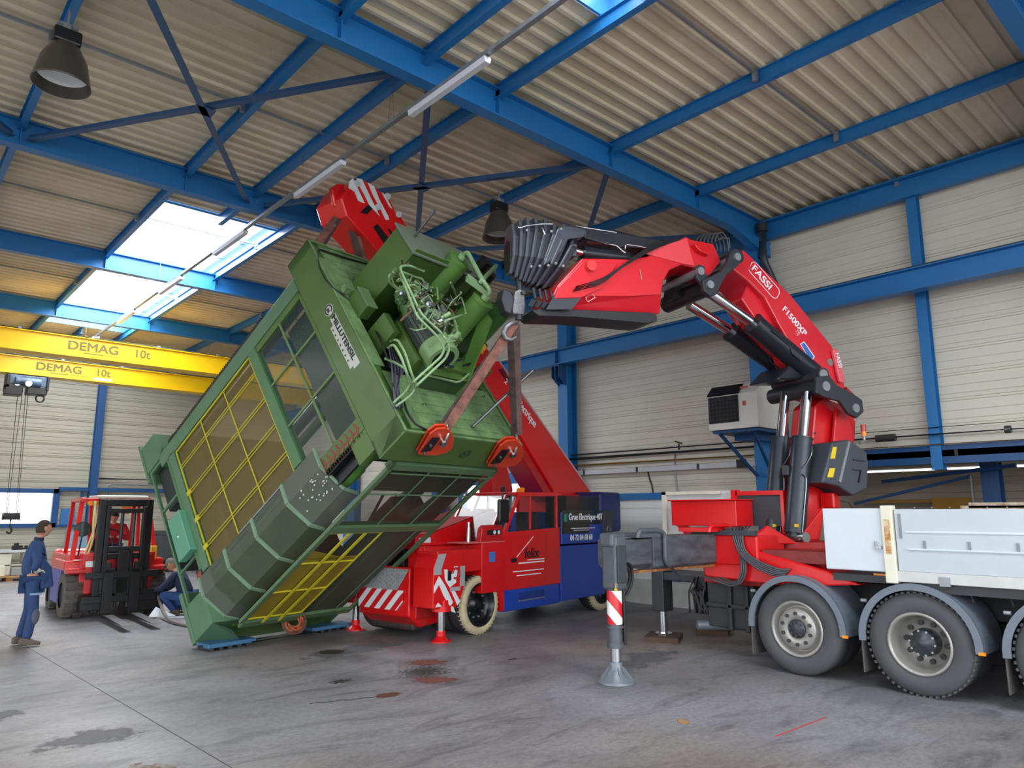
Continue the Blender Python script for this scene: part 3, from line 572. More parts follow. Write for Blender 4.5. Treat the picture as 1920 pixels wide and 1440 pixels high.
# far side frame
PB('far_frame', GREEN, (.5, 4.4, 2.85, 2.98, 2.18, 2.28), (.7, .85, .1, 2.9, 2.18, 2.26), (4.3, 4.42, .1, 3.1, 2.15, 2.28), (.7, .8, 2.9, 3.2, .1, 2.2))
b = MB(); b.cyl((.5, 1.95, .35), (4.4, 1.95, .35), .12); b.cyl((.5, .35, 2.95), (4.45, .35, 2.95), .06); b.cyl((.5, 1.95, 2.95), (4.4, 1.95, 2.95), .1); b.build('guide_column', mat('grey guide column', '#565c58', .4, .3), press)
# front guide column and its housing
b = MB(); b.cyl((.55, .29, .27), (4.42, .29, .27), .15, n=28); b.cyl((4.1, .29, .27), (4.42, .29, .27), .18, n=28); b.cyl((3.6, .29, .27), (3.8, .29, .27), .165, n=28)
b.build('guide_column', mat('bright green column paint', '#4f8a3a', .35, 0, .12, 2, coat=.3), press)
MESHG = screen('grey perforated guard', '#5d6458', .80, .5); HG = mat('hood rib paint', '#7a967c', .45, 0, .15, 6)
prof = [(.68, -.015), (.38, -.03), (.05, .20), (-.02, .40)]      # (v, w)
def hood(u0, u1, m, nm):
    b = MB(); b.add([(u, w, v) for u in (u0, u1) for v, w in prof], [(i, i+1, 5+i, 4+i) for i in range(3)]); o = b.build(nm, m, press)
    s = o.modifiers.new('s', 'SOLIDIFY'); s.thickness = .006; return o
hood(.86, 2.78, mat('painted hood sheet', '#46533f', .5, 0, .2, 3), 'hood'); hood(2.78, 3.56, MESHG, 'hood_mesh'); hood(.56, .86, MESHG, 'hood_mesh')
b = MB()
for u in (.57, 1.29, 2.02, 2.78, 3.56):
    for i in range(3):
        (v0, w0), (v1, w1) = prof[i], prof[i+1]; b.bar((u, w0-.012, v0), (u, w1-.012, v1), .05 if .6 < u < 3.5 else .03, .03, up=(0, 1, .01))
b.build('hood_rib', HG, press)
b = MB()
rh = random.Random(3)
for k in range(34):
    u = 2.9+rh.random()*.62; f = rh.random()*.8; v = .36-.30*f; w = -.035+.21*f; b.box(u, u+.016, w-.012, w-.002, v, v+.016)
b.build('hood_hole', mat('bright hole glints', '#c8ccc4', .4), press)
PB('scuffed_lip', GALV, (1.7, 2.8, .66, .685, -.03, -.01), (.9, 2.8, .60, .605, -.028, -.02), (.9, 2.8, .52, .525, -.028, -.02))
# cable chain beside the column
b = MB()
for k in range(18): pb_(b, 3.56+k*.046, 3.575+k*.046, .26, .48, .0, .14)
pb_(b, 3.55, 4.4, .24, .27, .02, .14); pb_(b, 3.55, 4.4, .1, .5, .12, .16); b.build('cable_chain', BLACK, press)
b = MB()
for k in range(8): b.tube([(3.58+k*.1, -.01, .28), (3.63+k*.1, -.012, .36), (3.6+k*.1, -.01, .46)], .012, 5)
pb_(b, 3.56, 4.36, .35, .37, -.012, .0); b.build('red_clip', mat('dull red clips', '#8c3030', .5), press)
# black rack strip on the top edge, chrome rods
b = MB(); pb_(b, .75, 3.6, 2.98, 3.04, .0, .08)
for k in range(60): pb_(b, .78+k*.047, .80+k*.047, 3.04, 3.06, 0, .08)
b.build('rack_strip', BLACK, press)
MB().cyl((.7, .1, 3.10), (1.0, .1, 3.10), .03).cyl((3.4, .1, 3.02), (4.45, .1, 3.02), .035).build('chrome_rod', CHROME, press)
# underside guard
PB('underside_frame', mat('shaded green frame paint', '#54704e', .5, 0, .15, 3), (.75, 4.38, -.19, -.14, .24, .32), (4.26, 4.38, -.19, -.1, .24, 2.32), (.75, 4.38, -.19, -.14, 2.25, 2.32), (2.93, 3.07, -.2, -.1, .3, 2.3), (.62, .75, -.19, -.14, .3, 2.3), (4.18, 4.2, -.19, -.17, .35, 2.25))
PB('underside_bar', LGREEN, (3.07, 4.26, -.185, -.17, .99, 1.01), (3.07, 4.26, -.185, -.17, 1.62, 1.64), (3.75, 3.77, -.185, -.17, .3, 2.3), (.8, 2.93, -.185, -.17, 1.9, 1.92))
PB('underside_pane', screen('smoky underside pane', '#3a3c30', .35, .3), (3.07, 4.26, -.165, -.16, .32, 2.25), bevel=0)
PB('underside_panel', mat('ochre guard panel', '#8a7420', .5, 0, .15, 3), (.85, 2.3, -.165, -.155, .3, 1.25), bevel=0)
b = MB(); b.prism([(2.3, .3, -.165), (2.5, .3, -.165), (2.3, .95, -.165), (2.2, 1.25, -.165)], (0, 0, .008)); b.build('underside_panel', mat('ochre guard panel', '#8a7420', .5), press)
b = MB()
pb_(b, .82, 2.93, -.185, -.165, .3, .32); pb_(b, .82, 2.93, -.185, -.165, 1.23, 1.25); pb_(b, .82, .84, -.185, -.165, .3, 1.25); pb_(b, 2.9, 2.92, -.185, -.165, .3, 1.25)
for w in (.62, .9): pb_(b, .7, 2.93, -.20, -.18, w, w+.045)
for u in (1.5, 2.2): pb_(b, u, u+.012, -.185, -.165, .3, 1.25)
b.build('underside_yellow_bar', YELM, press)
b = MB(); pb_(b, .6, 3.1, -.14, .3, 1.5, 2.12); b.prism([(3.1, 1.62, -.14), (4.2, 1.95, -.14), (4.2, 2.12, -.14), (3.1, 2.12, -.14)], (0, 0, .1)); b.build('far_housing', mat('drab housing paint', '#43463a', .6, 0, .2, 3), press, .01)
b = MB()
for p0, p1 in (((690, 981), (719, 927)), ((699, 981), (762, 925)), ((768, 979), (741, 927))):
    a_, b_ = ml(*p0, v=.5), ml(*p1, v=.5); b.bar(a_, b_, .03, .03)
b.build('inner_strut', mat('dark strut', '#333b3a', .5), press)
# badge and plates
PB('name_plate', mat('silver plate', '#b9bcb6', .35, .3), (4.68, 4.8, 1.05, 1.93, -.006, .0), bevel=0)
PB('name_plate', mat('silver plate', '#b9bcb6', .35, .3), (4.62, 4.68, 1.1, 1.82, -.005, .0), bevel=0)
LB = mat('black lettering', '#151515', .5)
text('lettering', 'MILLUTENSIL', (4.715, -.009, 1.93), (0, 0, -1), (1, 0, 0), .105, LB, press, .02, 1.26)
b = MB(); b.cyl((4.73, -.008, 2.06), (4.73, .0, 2.06), .085, n=28); b.build('badge', mat('silver plate', '#b9bcb6', .35, .3), press)
b = MB(); b.tube(arc((4.73, -.011, 2.06), .065, R(-60), R(240), 20, (1, 0, 0), (0, 0, 1)), .008, 5); b.build('badge_ring', LB, press)
text('lettering', 'm', (4.70, -.012, 2.09), (0, 0, -1), (1, 0, 0), .085, LB, press, .02, 1)
b = MB()
for k in range(7): pb_(b, 4.635, 4.66, 1.75-k*.09, 1.775-k*.09, -.009, -.005)
b.build('small_marks', mat('dull red marks', '#7a4a42', .6), press)
LG = mat('dark green lettering', '#2a3a26', .6)
b = MB(); c = Vector((4.66, 1.32, -.172)); b.tube(arc(c, .085, 0, 2*PI, 24, (1, 0, 0), (0, 1, 0)), .006, 5); b.tube(arc(c, .06, R(-60), R(240), 18, (1, 0, 0), (0, 1, 0)), .008, 5); b.build('badge_ring', LG, press)
text('lettering', 'm', (4.64, 1.275, -.174), (0, 1, 0), (1, 0, 0), .085, LG, press, .02, 1)
# ---- hydraulics on the crown
b = MB(); T0 = 4.95
b.prism([(T0-.3, .44, 1.98), (T0-.3, 1.55, 1.98), (6.08, 1.55, 1.98), (6.08, .44, 1.98)], (0, 0, .01))
v0, v1, w0, w1 = 1.98, 2.52, .44, 1.75; pb_(b, T0-.3, 6.0, v0, v1, w0, w1); b.build('oil_tank', GREEN, press, .012)
PB('tank_lid', mat('dusty grey green lid', '#6f7a68', .6, 0, .2, 4), (6.0, 6.03, v0-.03, v1+.05, w0-.03, w1+.03))
MB().cyl((5.9, 1.95, 2.25), (6.2, 1.95, 2.25), .11).cyl((6.0, 1.85, 1.95), (6.18, 1.85, 1.95), .09).build('breather', BLACK, press)
def along(name, m, px, py, u0, u1, r, at_u, caps=.012):
    p = ml(px, py, u=at_u); b = MB(); b.cyl((u0, p.y, p.z), (u1, p.y, p.z), r, n=28); b.cyl((u1-.02, p.y, p.z), (u1+.01, p.y, p.z), r*1.05, n=28)
    b.cyl((u0+(u1-u0)*.62, p.y, p.z), (u0+(u1-u0)*.63, p.y, p.z), r*1.01, n=28)
    return b.build(name, m, press), p
CG = mat('bright cylinder green', '#5b853e', .4, 0, .15, 2)
_, c1 = along('accumulator', CG, 862, 487, 4.6, 6.15, .165, 6.15)
_, c2 = along('accumulator', CG, 906, 563, 4.6, 6.1, .155, 6.1)
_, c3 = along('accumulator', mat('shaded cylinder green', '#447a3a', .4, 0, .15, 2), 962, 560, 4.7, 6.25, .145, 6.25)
_, c4 = along('accumulator', CG, 918, 512, 5.2, 6.0, .12, 6.0)
b = MB(); hub = ml(900, 530, u=6.25)
for c, u in ((c1, 6.17), (c2, 6.12), (c4, 6.02)):
    p = Vector((u, c.y, c.z)); b.tube(bend([p, p+Vector((.14, 0, 0)), hub+Vector((.05, 0, 0)), hub], .1), .032, 10); b.cyl(p, p+Vector((.07, 0, 0)), .06)
b.bar(hub-Vector((.05, .15, -.1)), hub+Vector((-.05, .15, -.1)), .14, .06, up=(1, 0, 0)); b.build('manifold_pipe', PIPEG, press)
# rectangular plate stand left of the accumulator, green plates
b = MB(); q = ml(850, 735, u=4.95); b.prism([(4.95, q.y, q.z), (4.95, q.y, q.z-.2), (6.0, q.y+.0, q.z+.35), (6.0, q.y, q.z+.6)], (0, .03, 0)); b.build('gusset_plate', CG, press)
p = ml(850, 700, u=5.3)
PB('valve_box', DGREEN, (4.93, 5.22, .62, 1.05, .62, 1.6))
PB('valve_box', GREEN, (5.22, 5.24, .6, 1.07, .6, 1.62), (5.24, 5.3, .7, .95, .7, 1.5))
PB('terminal_box', GREEN, (4.95, 5.17, 1.75, 2.1, .18, .34)); PB('terminal_box', TGREEN, (5.17, 5.19, 1.74, 2.11, .17, .35), (5.0, 5.1, 2.13, 2.22, .06, .16))
PB('terminal_box', GREEN, (5.25, 5.4, .72, .86, 1.62, 1.78))
# electric motor, axis along v
mo = MB(); mu, mwv = 5.42, .74
mo.cyl((mu, mwv, 1.46), (mu, mwv, .92), .21, n=28)
for k in range(22):
    a_ = 2*PI*k/22; d = Vector((math.cos(a_), math.sin(a_), 0)); mo.bar(Vector((mu, mwv, 1.44))+d*.215, Vector((mu, mwv, .93))+d*.215, .008, .03, up=d)
motor = mo.build('electric_motor', mat('motor grey green', '#4a524c', .4, .1), press)
MB().cyl((mu, mwv, .93), (mu, mwv, .70), .235, .225, n=28).build('fan_cowl', mat('fan cowl green', '#7a9a68', .4), motor)
MB().cyl((mu, mwv, .695), (mu, mwv, .705), .16, n=24).build('fan_grille', BLACK, motor)
MB().box(mu+.16, mu+.27, mwv-.02, mwv+.15, 1.15, 1.36).build('motor_terminal_box', mat('motor box grey', '#8a9088', .4), motor, .01)
MB().cyl((mu, mwv, 1.46), (mu, mwv, 1.50), .235).tube(arc((mu+.16, mwv, 1.45), .05, 0, 2*PI, 12, (1, 0, 0), (0, 0, 1)), .012, 6).build('motor_flange', GREEN, motor)
MB().cyl((mu, mwv, 1.50), (mu, mwv, 1.95), .18, .15, n=24).cyl((mu, mwv, 1.7), (mu, mwv, 1.73), .185).cyl((mu, mwv, 1.82), (mu, mwv, 1.86), .175).build('pump', mat('pump olive green', '#5f8050', .4), press)
PB('pump_bracket', GREEN, (4.7, 5.25, 1.25, 1.6, .32, .42), (4.7, 5.2, 1.05, 1.55, .9, 1.0), (5.0, 5.25, .8, 1.5, .5, .95))
# long paired pipes
def pipes(lst, r=.016, m=PIPEG, nm='hydraulic_pipe', bd=.09):
    for pts in lst:
        b = MB(); b.tube(bend([ml(x, y, u=u) for x, y, u in pts], bd), r, 8); b.build(nm, m, press)
pipes([[(795, 508, 6.0), (765, 497, 6.0), (748, 500, 6.0), (790, 590, 5.9), (829, 625, 5.85), (844, 650, 5.8), (836, 672, 5.75), (782, 722, 5.5), (776, 732, 5.1)],
       [(790, 522, 5.95), (748, 508, 5.95), (782, 594, 5.9), (818, 628, 5.85), (834, 652, 5.8), (828, 668, 5.75), (775, 716, 5.5), (768, 728, 5.1)],
       [(733, 640, 5.4), (745, 636, 5.5), (760, 662, 5.5), (773, 705, 5.4), (781, 722, 5.3), (772, 740, 5.2), (742, 762, 5.0)],
       [(727, 652, 5.4), (738, 645, 5.5), (752, 668, 5.5), (764, 704, 5.4), (771, 718, 5.3), (762, 733, 5.2), (738, 755, 5.0)],
       [(748, 512, 5.7), (729, 515, 5.7), (730, 530, 5.6), (750, 548, 5.5)], [(790, 520, 5.7), (804, 545, 5.6), (815, 548, 5.5), (850, 572, 5.4)],
       [(845, 530, 5.9), (852, 545, 5.8), (856, 560, 5.6), (848, 570, 5.5)], [(722, 672, 5.2), (745, 682, 5.2), (757, 690, 5.2)], [(790, 700, 5.2), (860, 718, 5.2), (880, 700, 5.3)]])
rnd = random.Random(11)
for k in range(54):
    x0 = rnd.uniform(744, 866); y0 = 512+(x0-742)*.62+rnd.uniform(-18, 62); u0 = rnd.uniform(5.5, 5.95)
    pts = [(x0, y0, u0)]
    for j in range(3): x0 += rnd.uniform(-22, 22); y0 += rnd.uniform(-20, 20); pts.append((x0, y0, u0+rnd.uniform(-.1, .1)))
    pipes([pts], rnd.choice((.009, .012, .016)), PIPEG if k % 3 else mat(*[('olive pipe', '#6f7f4c', .4), ('brown pipe', '#6a5240', .5)][k % 2]), 'small_pipe', .05)
for k in range(44):
    x0 = rnd.uniform(748, 866); y0 = 522+(x0-748)*.62+rnd.uniform(-16, 56); p = ml(x0, y0, u=rnd.uniform(5.4, 5.85)); d = Vector((rnd.choice((0, 1)), rnd.choice((0, 1)), .2)).normalized()
    MB().cyl(p, p+d*.09, .035, n=6).cyl(p-d*.04, p, .022, n=12).build('valve_fitting', [PIPEG, STEEL, DGREEN, GREEN][k % 4], press)
PB('valve_block', DGREEN, (4.95, 5.3, 1.7, 1.95, 1.0, 1.4), (4.95, 5.4, 1.2, 1.6, 1.3, 1.7), (4.95, 5.25, 1.2, 1.9, .9, 1.7)); PB('valve_block', GREEN, (5.3, 5.5, 1.4, 1.6, 1.2, 1.35), (5.3, 5.45, 1.75, 1.88, 1.05, 1.2))
for k in range(9):
    y_ = rnd.uniform(-8, 8); pipes([[(728+k*2, 640+k*4, 4.98), (735+k*3, 690, 5.1), (740+rnd.uniform(-4, 10), 730, 5.05), (745+rnd.uniform(-6, 10), 765, 4.98)]], .011, CABLE if k % 2 else mat('lilac grey cable', '#5a5668', .5), 'electric_cable', .1)
pipes([[(700, 610, 4.99), (715, 640, 5.05), (725, 668, 5.0), (732, 690, 5.0)], [(600, 468, 4.97), (625, 476, 4.98), (660, 487, 4.97), (700, 498, 4.97)]], .014, CABLE, 'electric_cable')
b = MB(); b.tube([ml(x, y, w=-.02) for x, y in ((600, 467), (596, 475), (598, 500), (610, 525), (625, 540))]+[ml(640, 550, u=4.97), ml(670, 574, u=4.97)], .009, 6); b.build('electric_cable', CABLE, press)
pipes([[(757, 748, 4.97), (762, 770, 4.96), (778, 795, 4.96), (800, 806, 4.96), (815, 812, 4.96)]], .011, CABLE, 'electric_cable', .1)
b = MB()
for k in range(14): q = ml(850+rnd.uniform(-22, 22), 668+rnd.uniform(-12, 18), u=5.35); b.tube([q, q+Vector((rnd.uniform(-.1, .1), .1, rnd.uniform(-.05, .05)))], .012, 6)
b.build('blue_cable_bundle', mat('dark blue cables', '#26304e', .4), press)
for x, y in ((795, 760), (862, 772), (820, 792), (905, 745)):
    q = ml(x, y, u=4.95); MB().tube(arc(q, .035, 0, PI, 8, (0, 1, 0), (1, 0, 0)), .006, 6).build('cover_handle', DGREEN, press)
# machine foot hoses between the skates
b = MB()
cw_ = on_plane(551, 1166, mw(0, -.2, 0), pb); _i3 = PI_.to_3x3(); e1, e2 = _i3 @ CR, _i3 @ CU; c = PI_ @ cw_
for k in range(6): b.tube(arc(c+Vector((.01*k, 0, .012*k)), .185-.008*k, 0, 2*PI, 26, e1, e2), .013, 6)
b.build('hose_coil', mat('brown hose', '#6a4238', .5, 0, .5, 20), press)
b = MB()
for k in range(6): b.tube(arc(c+e1*.03*math.cos(k*2)+e2*.03*math.sin(k*2), .11, R(60*k), R(60*k+150), 10, e1, e2), .016, 6)
b.build('connector', mat('orange hose', '#a8502c', .5), press)
# blue roller skates under the bottom edge
def skate(p0, length, label):
    t = thing('roller_skate', label, 'skate', p0, _th-.02, 'blue roller skates under the press')
    MB().box(-.05, length, -.17, .17, .045, .10).build('skate_frame', mat('blue skate paint', '#3f6f96', .45, 0, .3, 8), t, .01)
    b = MB()
    for k in range(5): b.cyl((.0+k*(length-.05)/4.5, -.16, .03), (.0+k*(length-.05)/4.5, .16, .03), .03, n=12)
    b.build('roller', DARK, t); MB().cyl((-.12, 0, .07), (length+.06, 0, .07), .015).build('axle_rod', DARK, t); return t
skate((3.87, 10.72, .0), .68, 'blue roller skate under the left foot of the press'); skate((5.60, 11.12, .0), .75, 'blue roller skate under the right foot of the press')
tag(MB().tube([(4.5, 10.86, .05), (5.6, 11.10, .05)], .012).tube([(4.5, 10.66, .05), (5.6, 10.9, .05)], .012).build('linking_rods', DARK), 'pair of thin dark rods joining the two blue skates', 'rod')
# ---- lifting clamps at the crown edge
def clamp(px, py, label):
    vv = -.23; c = ml(px, py, v=vv)
    t = thing('lifting_clamp', label, 'clamp', mtx=PM @ Matrix.Translation(c), group='orange plate clamps on the press edge')
    def q(dx, dy): r = ml(px+dx, py+dy, v=vv); return (r.x-c.x, r.y-c.y)
    pts = [q(-44, 26), q(-22, -12), q(-8, -22), q(8, -23), q(18, -16), q(23, -2), q(20, 14), q(8, 24), q(-10, 28), q(-28, 28)]
    for z0 in (-.035, .02): MB().prism([(x, y, z0) for x, y in pts], (0, 0, .025)).build('cheek_plate', ORANGE, t, .006)
    MB().prism([(*q(-40, 20), -.0), (*q(-18, -6), 0), (*q(-4, -6), 0), (*q(-22, 18), 0)], (0, 0, -.05)).build('jaw', BLACK, t)
    b = MB()
    for d in ((-22, 7), (-32, 22)): x, y = q(*d); b.cyl((x, y, -.065), (x, y, -.035), .018, n=12)
    b.build('bolt', STEEL, t)
    MB().cyl((0, 0, -.09), (0, 0, .05), .035, n=16).cyl((0, 0, -.1), (0, 0, -.07), .05, n=16).build('shackle_pin', CHROME, t)
    return t, c
cl1, k1 = clamp(826, 822, 'orange red lifting clamp at the near end of the press edge, beside the round badge')
cl2, k2 = clamp(957, 845, 'orange red lifting clamp at the far end of the press edge')
def shackle(c, top, label):
    p = PM @ c; t = thing('shackle', label, 'shackle', p, 0, 'bow shackles in the clamps'); top = Vector(top)-p; s = pb*.075
    MB().tube([s*1.0, s*1.25+top*.3, s*1.1+top*.75, top*1.0, -s*1.1+top*.75, -s*1.25+top*.3, -s*1.0], .02, 10).build('bow', STEEL, t); return p+top
s1 = shackle(k1, on_plane(838, 797, PM @ k1, pc), 'grey steel bow shackle in the near orange clamp')
s2 = shackle(k2, on_plane(968, 815, PM @ k2, pc), 'grey steel bow shackle in the far orange clamp')
HOOK = Vector((5.92, 6.53, 4.27))
def sling(name, pts, w, m, label, th=.012, n=1, up=(1, 0, .1)):
    b = MB()
    for i in range(len(pts)-1): b.bar(pts[i], pts[i+1], w, th, up=up)
    o = b.build(name, m); return tag(o, label, 'sling')
view = (CR*.2+CF)
h1 = on_plane(964, 608, HOOK, CF)
a0 = s1+Vector((0, 0, -.03))
t = thing('lifting_sling', 'pinkish brown webbing sling from the crane hook to the near orange clamp', 'sling', h1)
MB().bar((0, 0, 0), a0-h1, .115, .014, up=CF).build('webbing', WEB, t); MB().bar(Vector((-.03, .05, -.05)), a0-h1+Vector((-.03, .06, .02)), .09, .014, up=CF).build('webbing', WEBD, t)
t = thing('lifting_sling', 'double brown webbing sling hanging straight down to the far orange clamp', 'sling', h1)
q2 = s2+Vector((0, 0, .0)); MB().bar((.03, -.02, 0), q2-h1+CR*.04, .08, .014, up=CF).build('webbing', mat('grey brown webbing', '#77605c', .8, 0, .4, 9), t); MB().bar(Vector((-.02, .05, -.1)), q2-h1-CR*.03, .085, .014, up=CF).build('webbing', WEBD, t)
# ---- loose steel bars
def rodthing(pts, ucs, label, r=.022):
    P = [PM @ ml(x, y, u=u) for (x, y), u in zip(pts, ucs)]; b = MB(); b.cyl(P[0], P[1], r, n=12); b.cyl(P[0]+(P[1]-P[0])*.97, P[1], r*1.3, n=12); return tag(b.build('steel_rod', mat('grey rod', '#6c7072', .35, .6)), label, 'rod')
rt1 = rodthing([(886, 800), (998, 695)], (4.98, 5.85), 'grey tie rod standing out of the press crown beside the slings')
rt2 = rodthing([(775, 447), (815, 395)], (6.0, 6.5), 'short grey rod sticking up behind the press oil tank', .018)
# ================= TRUCK =================
def wb(b, name, m, parent, **k):                          # build from hall coordinates under a parent
    inv = parent.matrix_basis.inverted(); b.v = [tuple(inv @ Vector(p)) for p in b.v]; return b.build(name, m, parent, **k)
def wtext(name, body, o, xd, yd, size, m, parent, **k):
    inv = parent.matrix_basis.inverted(); r = inv.to_3x3(); return text(name, body, inv @ Vector(o), r @ Vector(xd), r @ Vector(yd), size, m, parent, **k)
truck = thing('flatbed_truck', 'white dropside flatbed truck standing at the right, seen from its rear axles', 'truck', (9.8, 3.0, 0))
def tyre_prof(ro, ri, wd):
    h = wd/2; return [(ri, -h*.82), (ri+.03, -h), (ro-.09, -h*1.02), (ro-.025, -h*.9), (ro, -h*.7), (ro, -.02*0), (ro, h*.7), (ro-.025, h*.9), (ro-.09, h*1.02), (ri+.03, h), (ri, h*.82)]
TYREW = mat('worn lorry tyre', '#4b4c50', .7, 0, .15, 3, bump=.1, bs=30)
def truck_wheel(y, kind, x=8.66, parent=truck):
    c = (x, y, .53); ax = (-1, 0, 0)
    b = MB().lathe(tyre_prof(.525, .31, .30), c, ax, 48)
    if kind == 'deep':
        for k in range(52):
            a = 2*PI*k/52; q = Vector((x-.10, y+math.cos(a)*.523, .53+math.sin(a)*.523)); b.bar(q-Vector((.045, 0, 0)), q+Vector((.045, 0, 0)), .028, .02, up=(0, math.cos(a), math.sin(a)))
    w = wb(b, 'wheel', TYREW, parent)
    inner = MB().lathe(tyre_prof(.525, .31, .30), (x+.34, y, .53), ax, 40); wb(inner, 'wheel', RUBBER, parent)
    def sub(b, n, m): inv = parent.matrix_basis.inverted(); b.v = [tuple(inv @ Vector(p)) for p in b.v]; return b.build(n, m, w)
    RIM = mat('silver wheel rim', '#a4a19c', .35, .4, .15, 6)
    if kind == 'flat':
        sub(MB().lathe([(.31, .12), (.325, .15), (.30, .155), (.285, .13), (.27, .05), (.245, .04), (.235, .13), (.22, .145), (.12, .145), (.105, .13), (.1, .05)], c, ax, 40), 'rim', RIM)
        sub(MB().lathe([(.11, .10), (.1, .15), (.06, .165), (.001, .168)], c, ax, 24), 'hub', DARK)
        b = MB()
        for k in range(10):
            a = 2*PI*k/10+.3; b.cyl((x-.14, y+math.cos(a)*.178, .53+math.sin(a)*.178), (x-.165, y+math.cos(a)*.178, .53+math.sin(a)*.178), .022, n=10)
        for k in range(8):
            a = 2*PI*k/8; b.cyl((x-.15, y+math.cos(a)*.075, .53+math.sin(a)*.075), (x-.175, y+math.cos(a)*.075, .53+math.sin(a)*.075), .018, n=8)
        sub(b, 'wheel_nut', DARK)
    else:
        sub(MB().lathe([(.31, .12), (.325, .15), (.30, .155), (.285, .12), (.27, -.02), (.24, -.08), (.12, -.10), (.1, -.1)], c, ax, 40), 'rim', RIM)
        sub(MB().lathe([(.145, -.10), (.14, .03), (.125, .06), (.06, .075), (.05, .095), (.001, .1)], c, ax, 28), 'hub', DARK)
        b = MB()
        for k in range(10):
            a = 2*PI*k/10+.1; b.cyl((x+.10, y+math.cos(a)*.2, .53+math.sin(a)*.2), (x+.055, y+math.cos(a)*.2, .53+math.sin(a)*.2), .028, n=10)
        sub(b, 'wheel_nut', BLACK)
        b = MB()
        for k in range(10):
            a = 2*PI*k/10+.1; b.cyl((x-.045, y+math.cos(a)*.125, .53+math.sin(a)*.125), (x-.065, y+math.cos(a)*.125, .53+math.sin(a)*.125), .012, n=8)
        sub(b, 'hub_bolt', STEEL)
    # the wheel on the far side
    far = MB().lathe(tyre_prof(.525, .0, .30), (10.9, y, .53), ax, 24); wb(far, 'wheel', RUBBER, parent)
truck_wheel(4.45, 'flat'); truck_wheel(3.1, 'deep'); truck_wheel(1.73, 'deep')
FEND = mat('grey plastic mudguard', '#6a7480', .5, 0, .1, 3)
for y in (4.45, 3.1, 1.73):
    b = MB(); n = 24; a0, a1 = R(-4), R(184); rr = .585
    for (r0, r1, x0, x1) in ((rr, rr+.02, 8.48, 9.15), (rr-.05, rr+.02, 8.47, 8.5)):
        vs = []
        for i in range(n+1):
            a = a0+(a1-a0)*i/n; cy, cz = math.cos(a), math.sin(a)
            vs += [(x0, y+cy*r0, .545+cz*r0), (x0, y+cy*r1, .545+cz*r1), (x1, y+cy*r1, .545+cz*r1), (x1, y+cy*r0, .545+cz*r0)]
        b.add(vs, [(4*i+j, 4*i+(j+1) % 4, 4*i+4+(j+1) % 4, 4*i+4+j) for i in range(n) for j in range(4)], False)
    wb(b, 'mudguard', FEND, truck)
    wb(MB().box(8.52, 9.1, y+.585, y+.6, .16, .5), 'mud_flap', mat('speckled mud flap', '#5d5a58', .8, 0, .4, 30), truck)
    wb(MB().cyl((8.5, y+.50, .93), (8.5, y+.56, .93), .02).bar((8.6, y-.2, 1.08), (8.75, y-.28, 1.2), .02, .02), 'mudguard_stay', GALV, truck)
    wb(MB().box(8.465, 8.49, y-.62, y-.56, .5, .53), 'reflector', AMBER, truck)
# chassis
wb(MB().box(9.25, 9.4, -4, 5.6, .75, 1.05).box(10.2, 10.35, -4, 5.6, .75, 1.05).box(9.0, 10.6, 4.35, 4.55, .42, .62).box(9.0, 10.6, 3.0, 3.2, .42, .62).box(9.0, 10.6, 1.63, 1.83, .42, .62).box(9.4, 10.2, 1, 5, .5, .7), 'chassis', mat('black chassis', '#17181b', .6), truck)
wb(MB().box(8.55, 11.0, -4, 3.3, 1.06, 1.17).box(8.6, 11.0, 3.3, 4.0, 1.12, 1.2), 'load_floor', mat('dark load floor', '#3a3c40', .6), truck)
WP = mat('bluish white body paint', '#ccd5dd', .4, 0, .05, 2)
db = wb(MB().box(8.49, 8.53, -4, 3.225, 1.27, 1.93), 'dropside', mat('pale grey dropside', '#bac2c9', .4, 0, .08, 2), truck, bevel=.006)
inv = truck.matrix_basis.inverted()
def tsub(b, n, m, p, **k): b.v = [tuple(inv @ Vector(q)) for q in b.v]; return b.build(n, m, p, **k)
tsub(MB().box(8.48, 8.49, -4, 3.12, 1.68, 1.70).box(8.475, 8.49, -4, 3.12, 1.50, 1.515), 'dropside_rib', WP, db)
b = MB()
for k in range(9): b.box(8.475, 8.49, 2.93-k*.42, 2.955-k*.42, 1.52, 1.60)
b.box(8.475, 8.49, 3.16, 3.185, 1.62, 1.88); tsub(b, 'lashing_slot', mat('slot grey', '#7e868c', .5), db)
b = MB()
for k in range(40): b.box(8.472, 8.478, 3.0-k*.17, 3.01-k*.17, 1.94, 1.95)
tsub(b, 'rivet', GALV, db)
wb(MB().box(8.48, 8.56, -4, 3.25, 1.16, 1.27), 'side_rail', mat('off white side rail', '#c8cac8', .5, 0, .12, 5), truck, bevel=.006)
b = MB()
for y in (2.78, 1.72, .7): b.box(8.465, 8.49, y-.05, y+.05, 1.14, 1.235)
wb(b, 'dropside_latch', GALV, truck)
p_ = wb(MB().box(8.46, 8.58, 3.24, 3.36, 1.14, 1.97), 'corner_pillar', mat('cream pillar paint', '#e0ddca', .45, 0, .1, 6), truck, bevel=.008)
tsub(MB().box(8.455, 8.462, 3.27, 3.33, 1.45, 1.82), 'rust_streak', mat('rusty chipped paint', '#d8cfae', .7, 0, 1, 16, col2='#b0702a'), p_)
wb(MB().box(8.5, 8.56, 3.37, 4.03, 1.25, 1.94), 'headboard_box', WP, truck, bevel=.012)
wb(MB().box(8.47, 8.5, 3.38, 3.46, 1.50, 1.53).cyl((8.48, 3.44, 1.5), (8.48, 3.44, 1.58), .012), 'box_latch', STEEL, truck)
wb(MB().box(10.9, 10.96, -4, 3.3, 1.2, 1.98).box(10.9, 10.95, 1.9, 3.2, 1.95, 2.02), 'far_dropside', mat('chipped cream board', '#cfcbb8', .6, 0, .5, 8, col2='#9a7a5a'), truck)
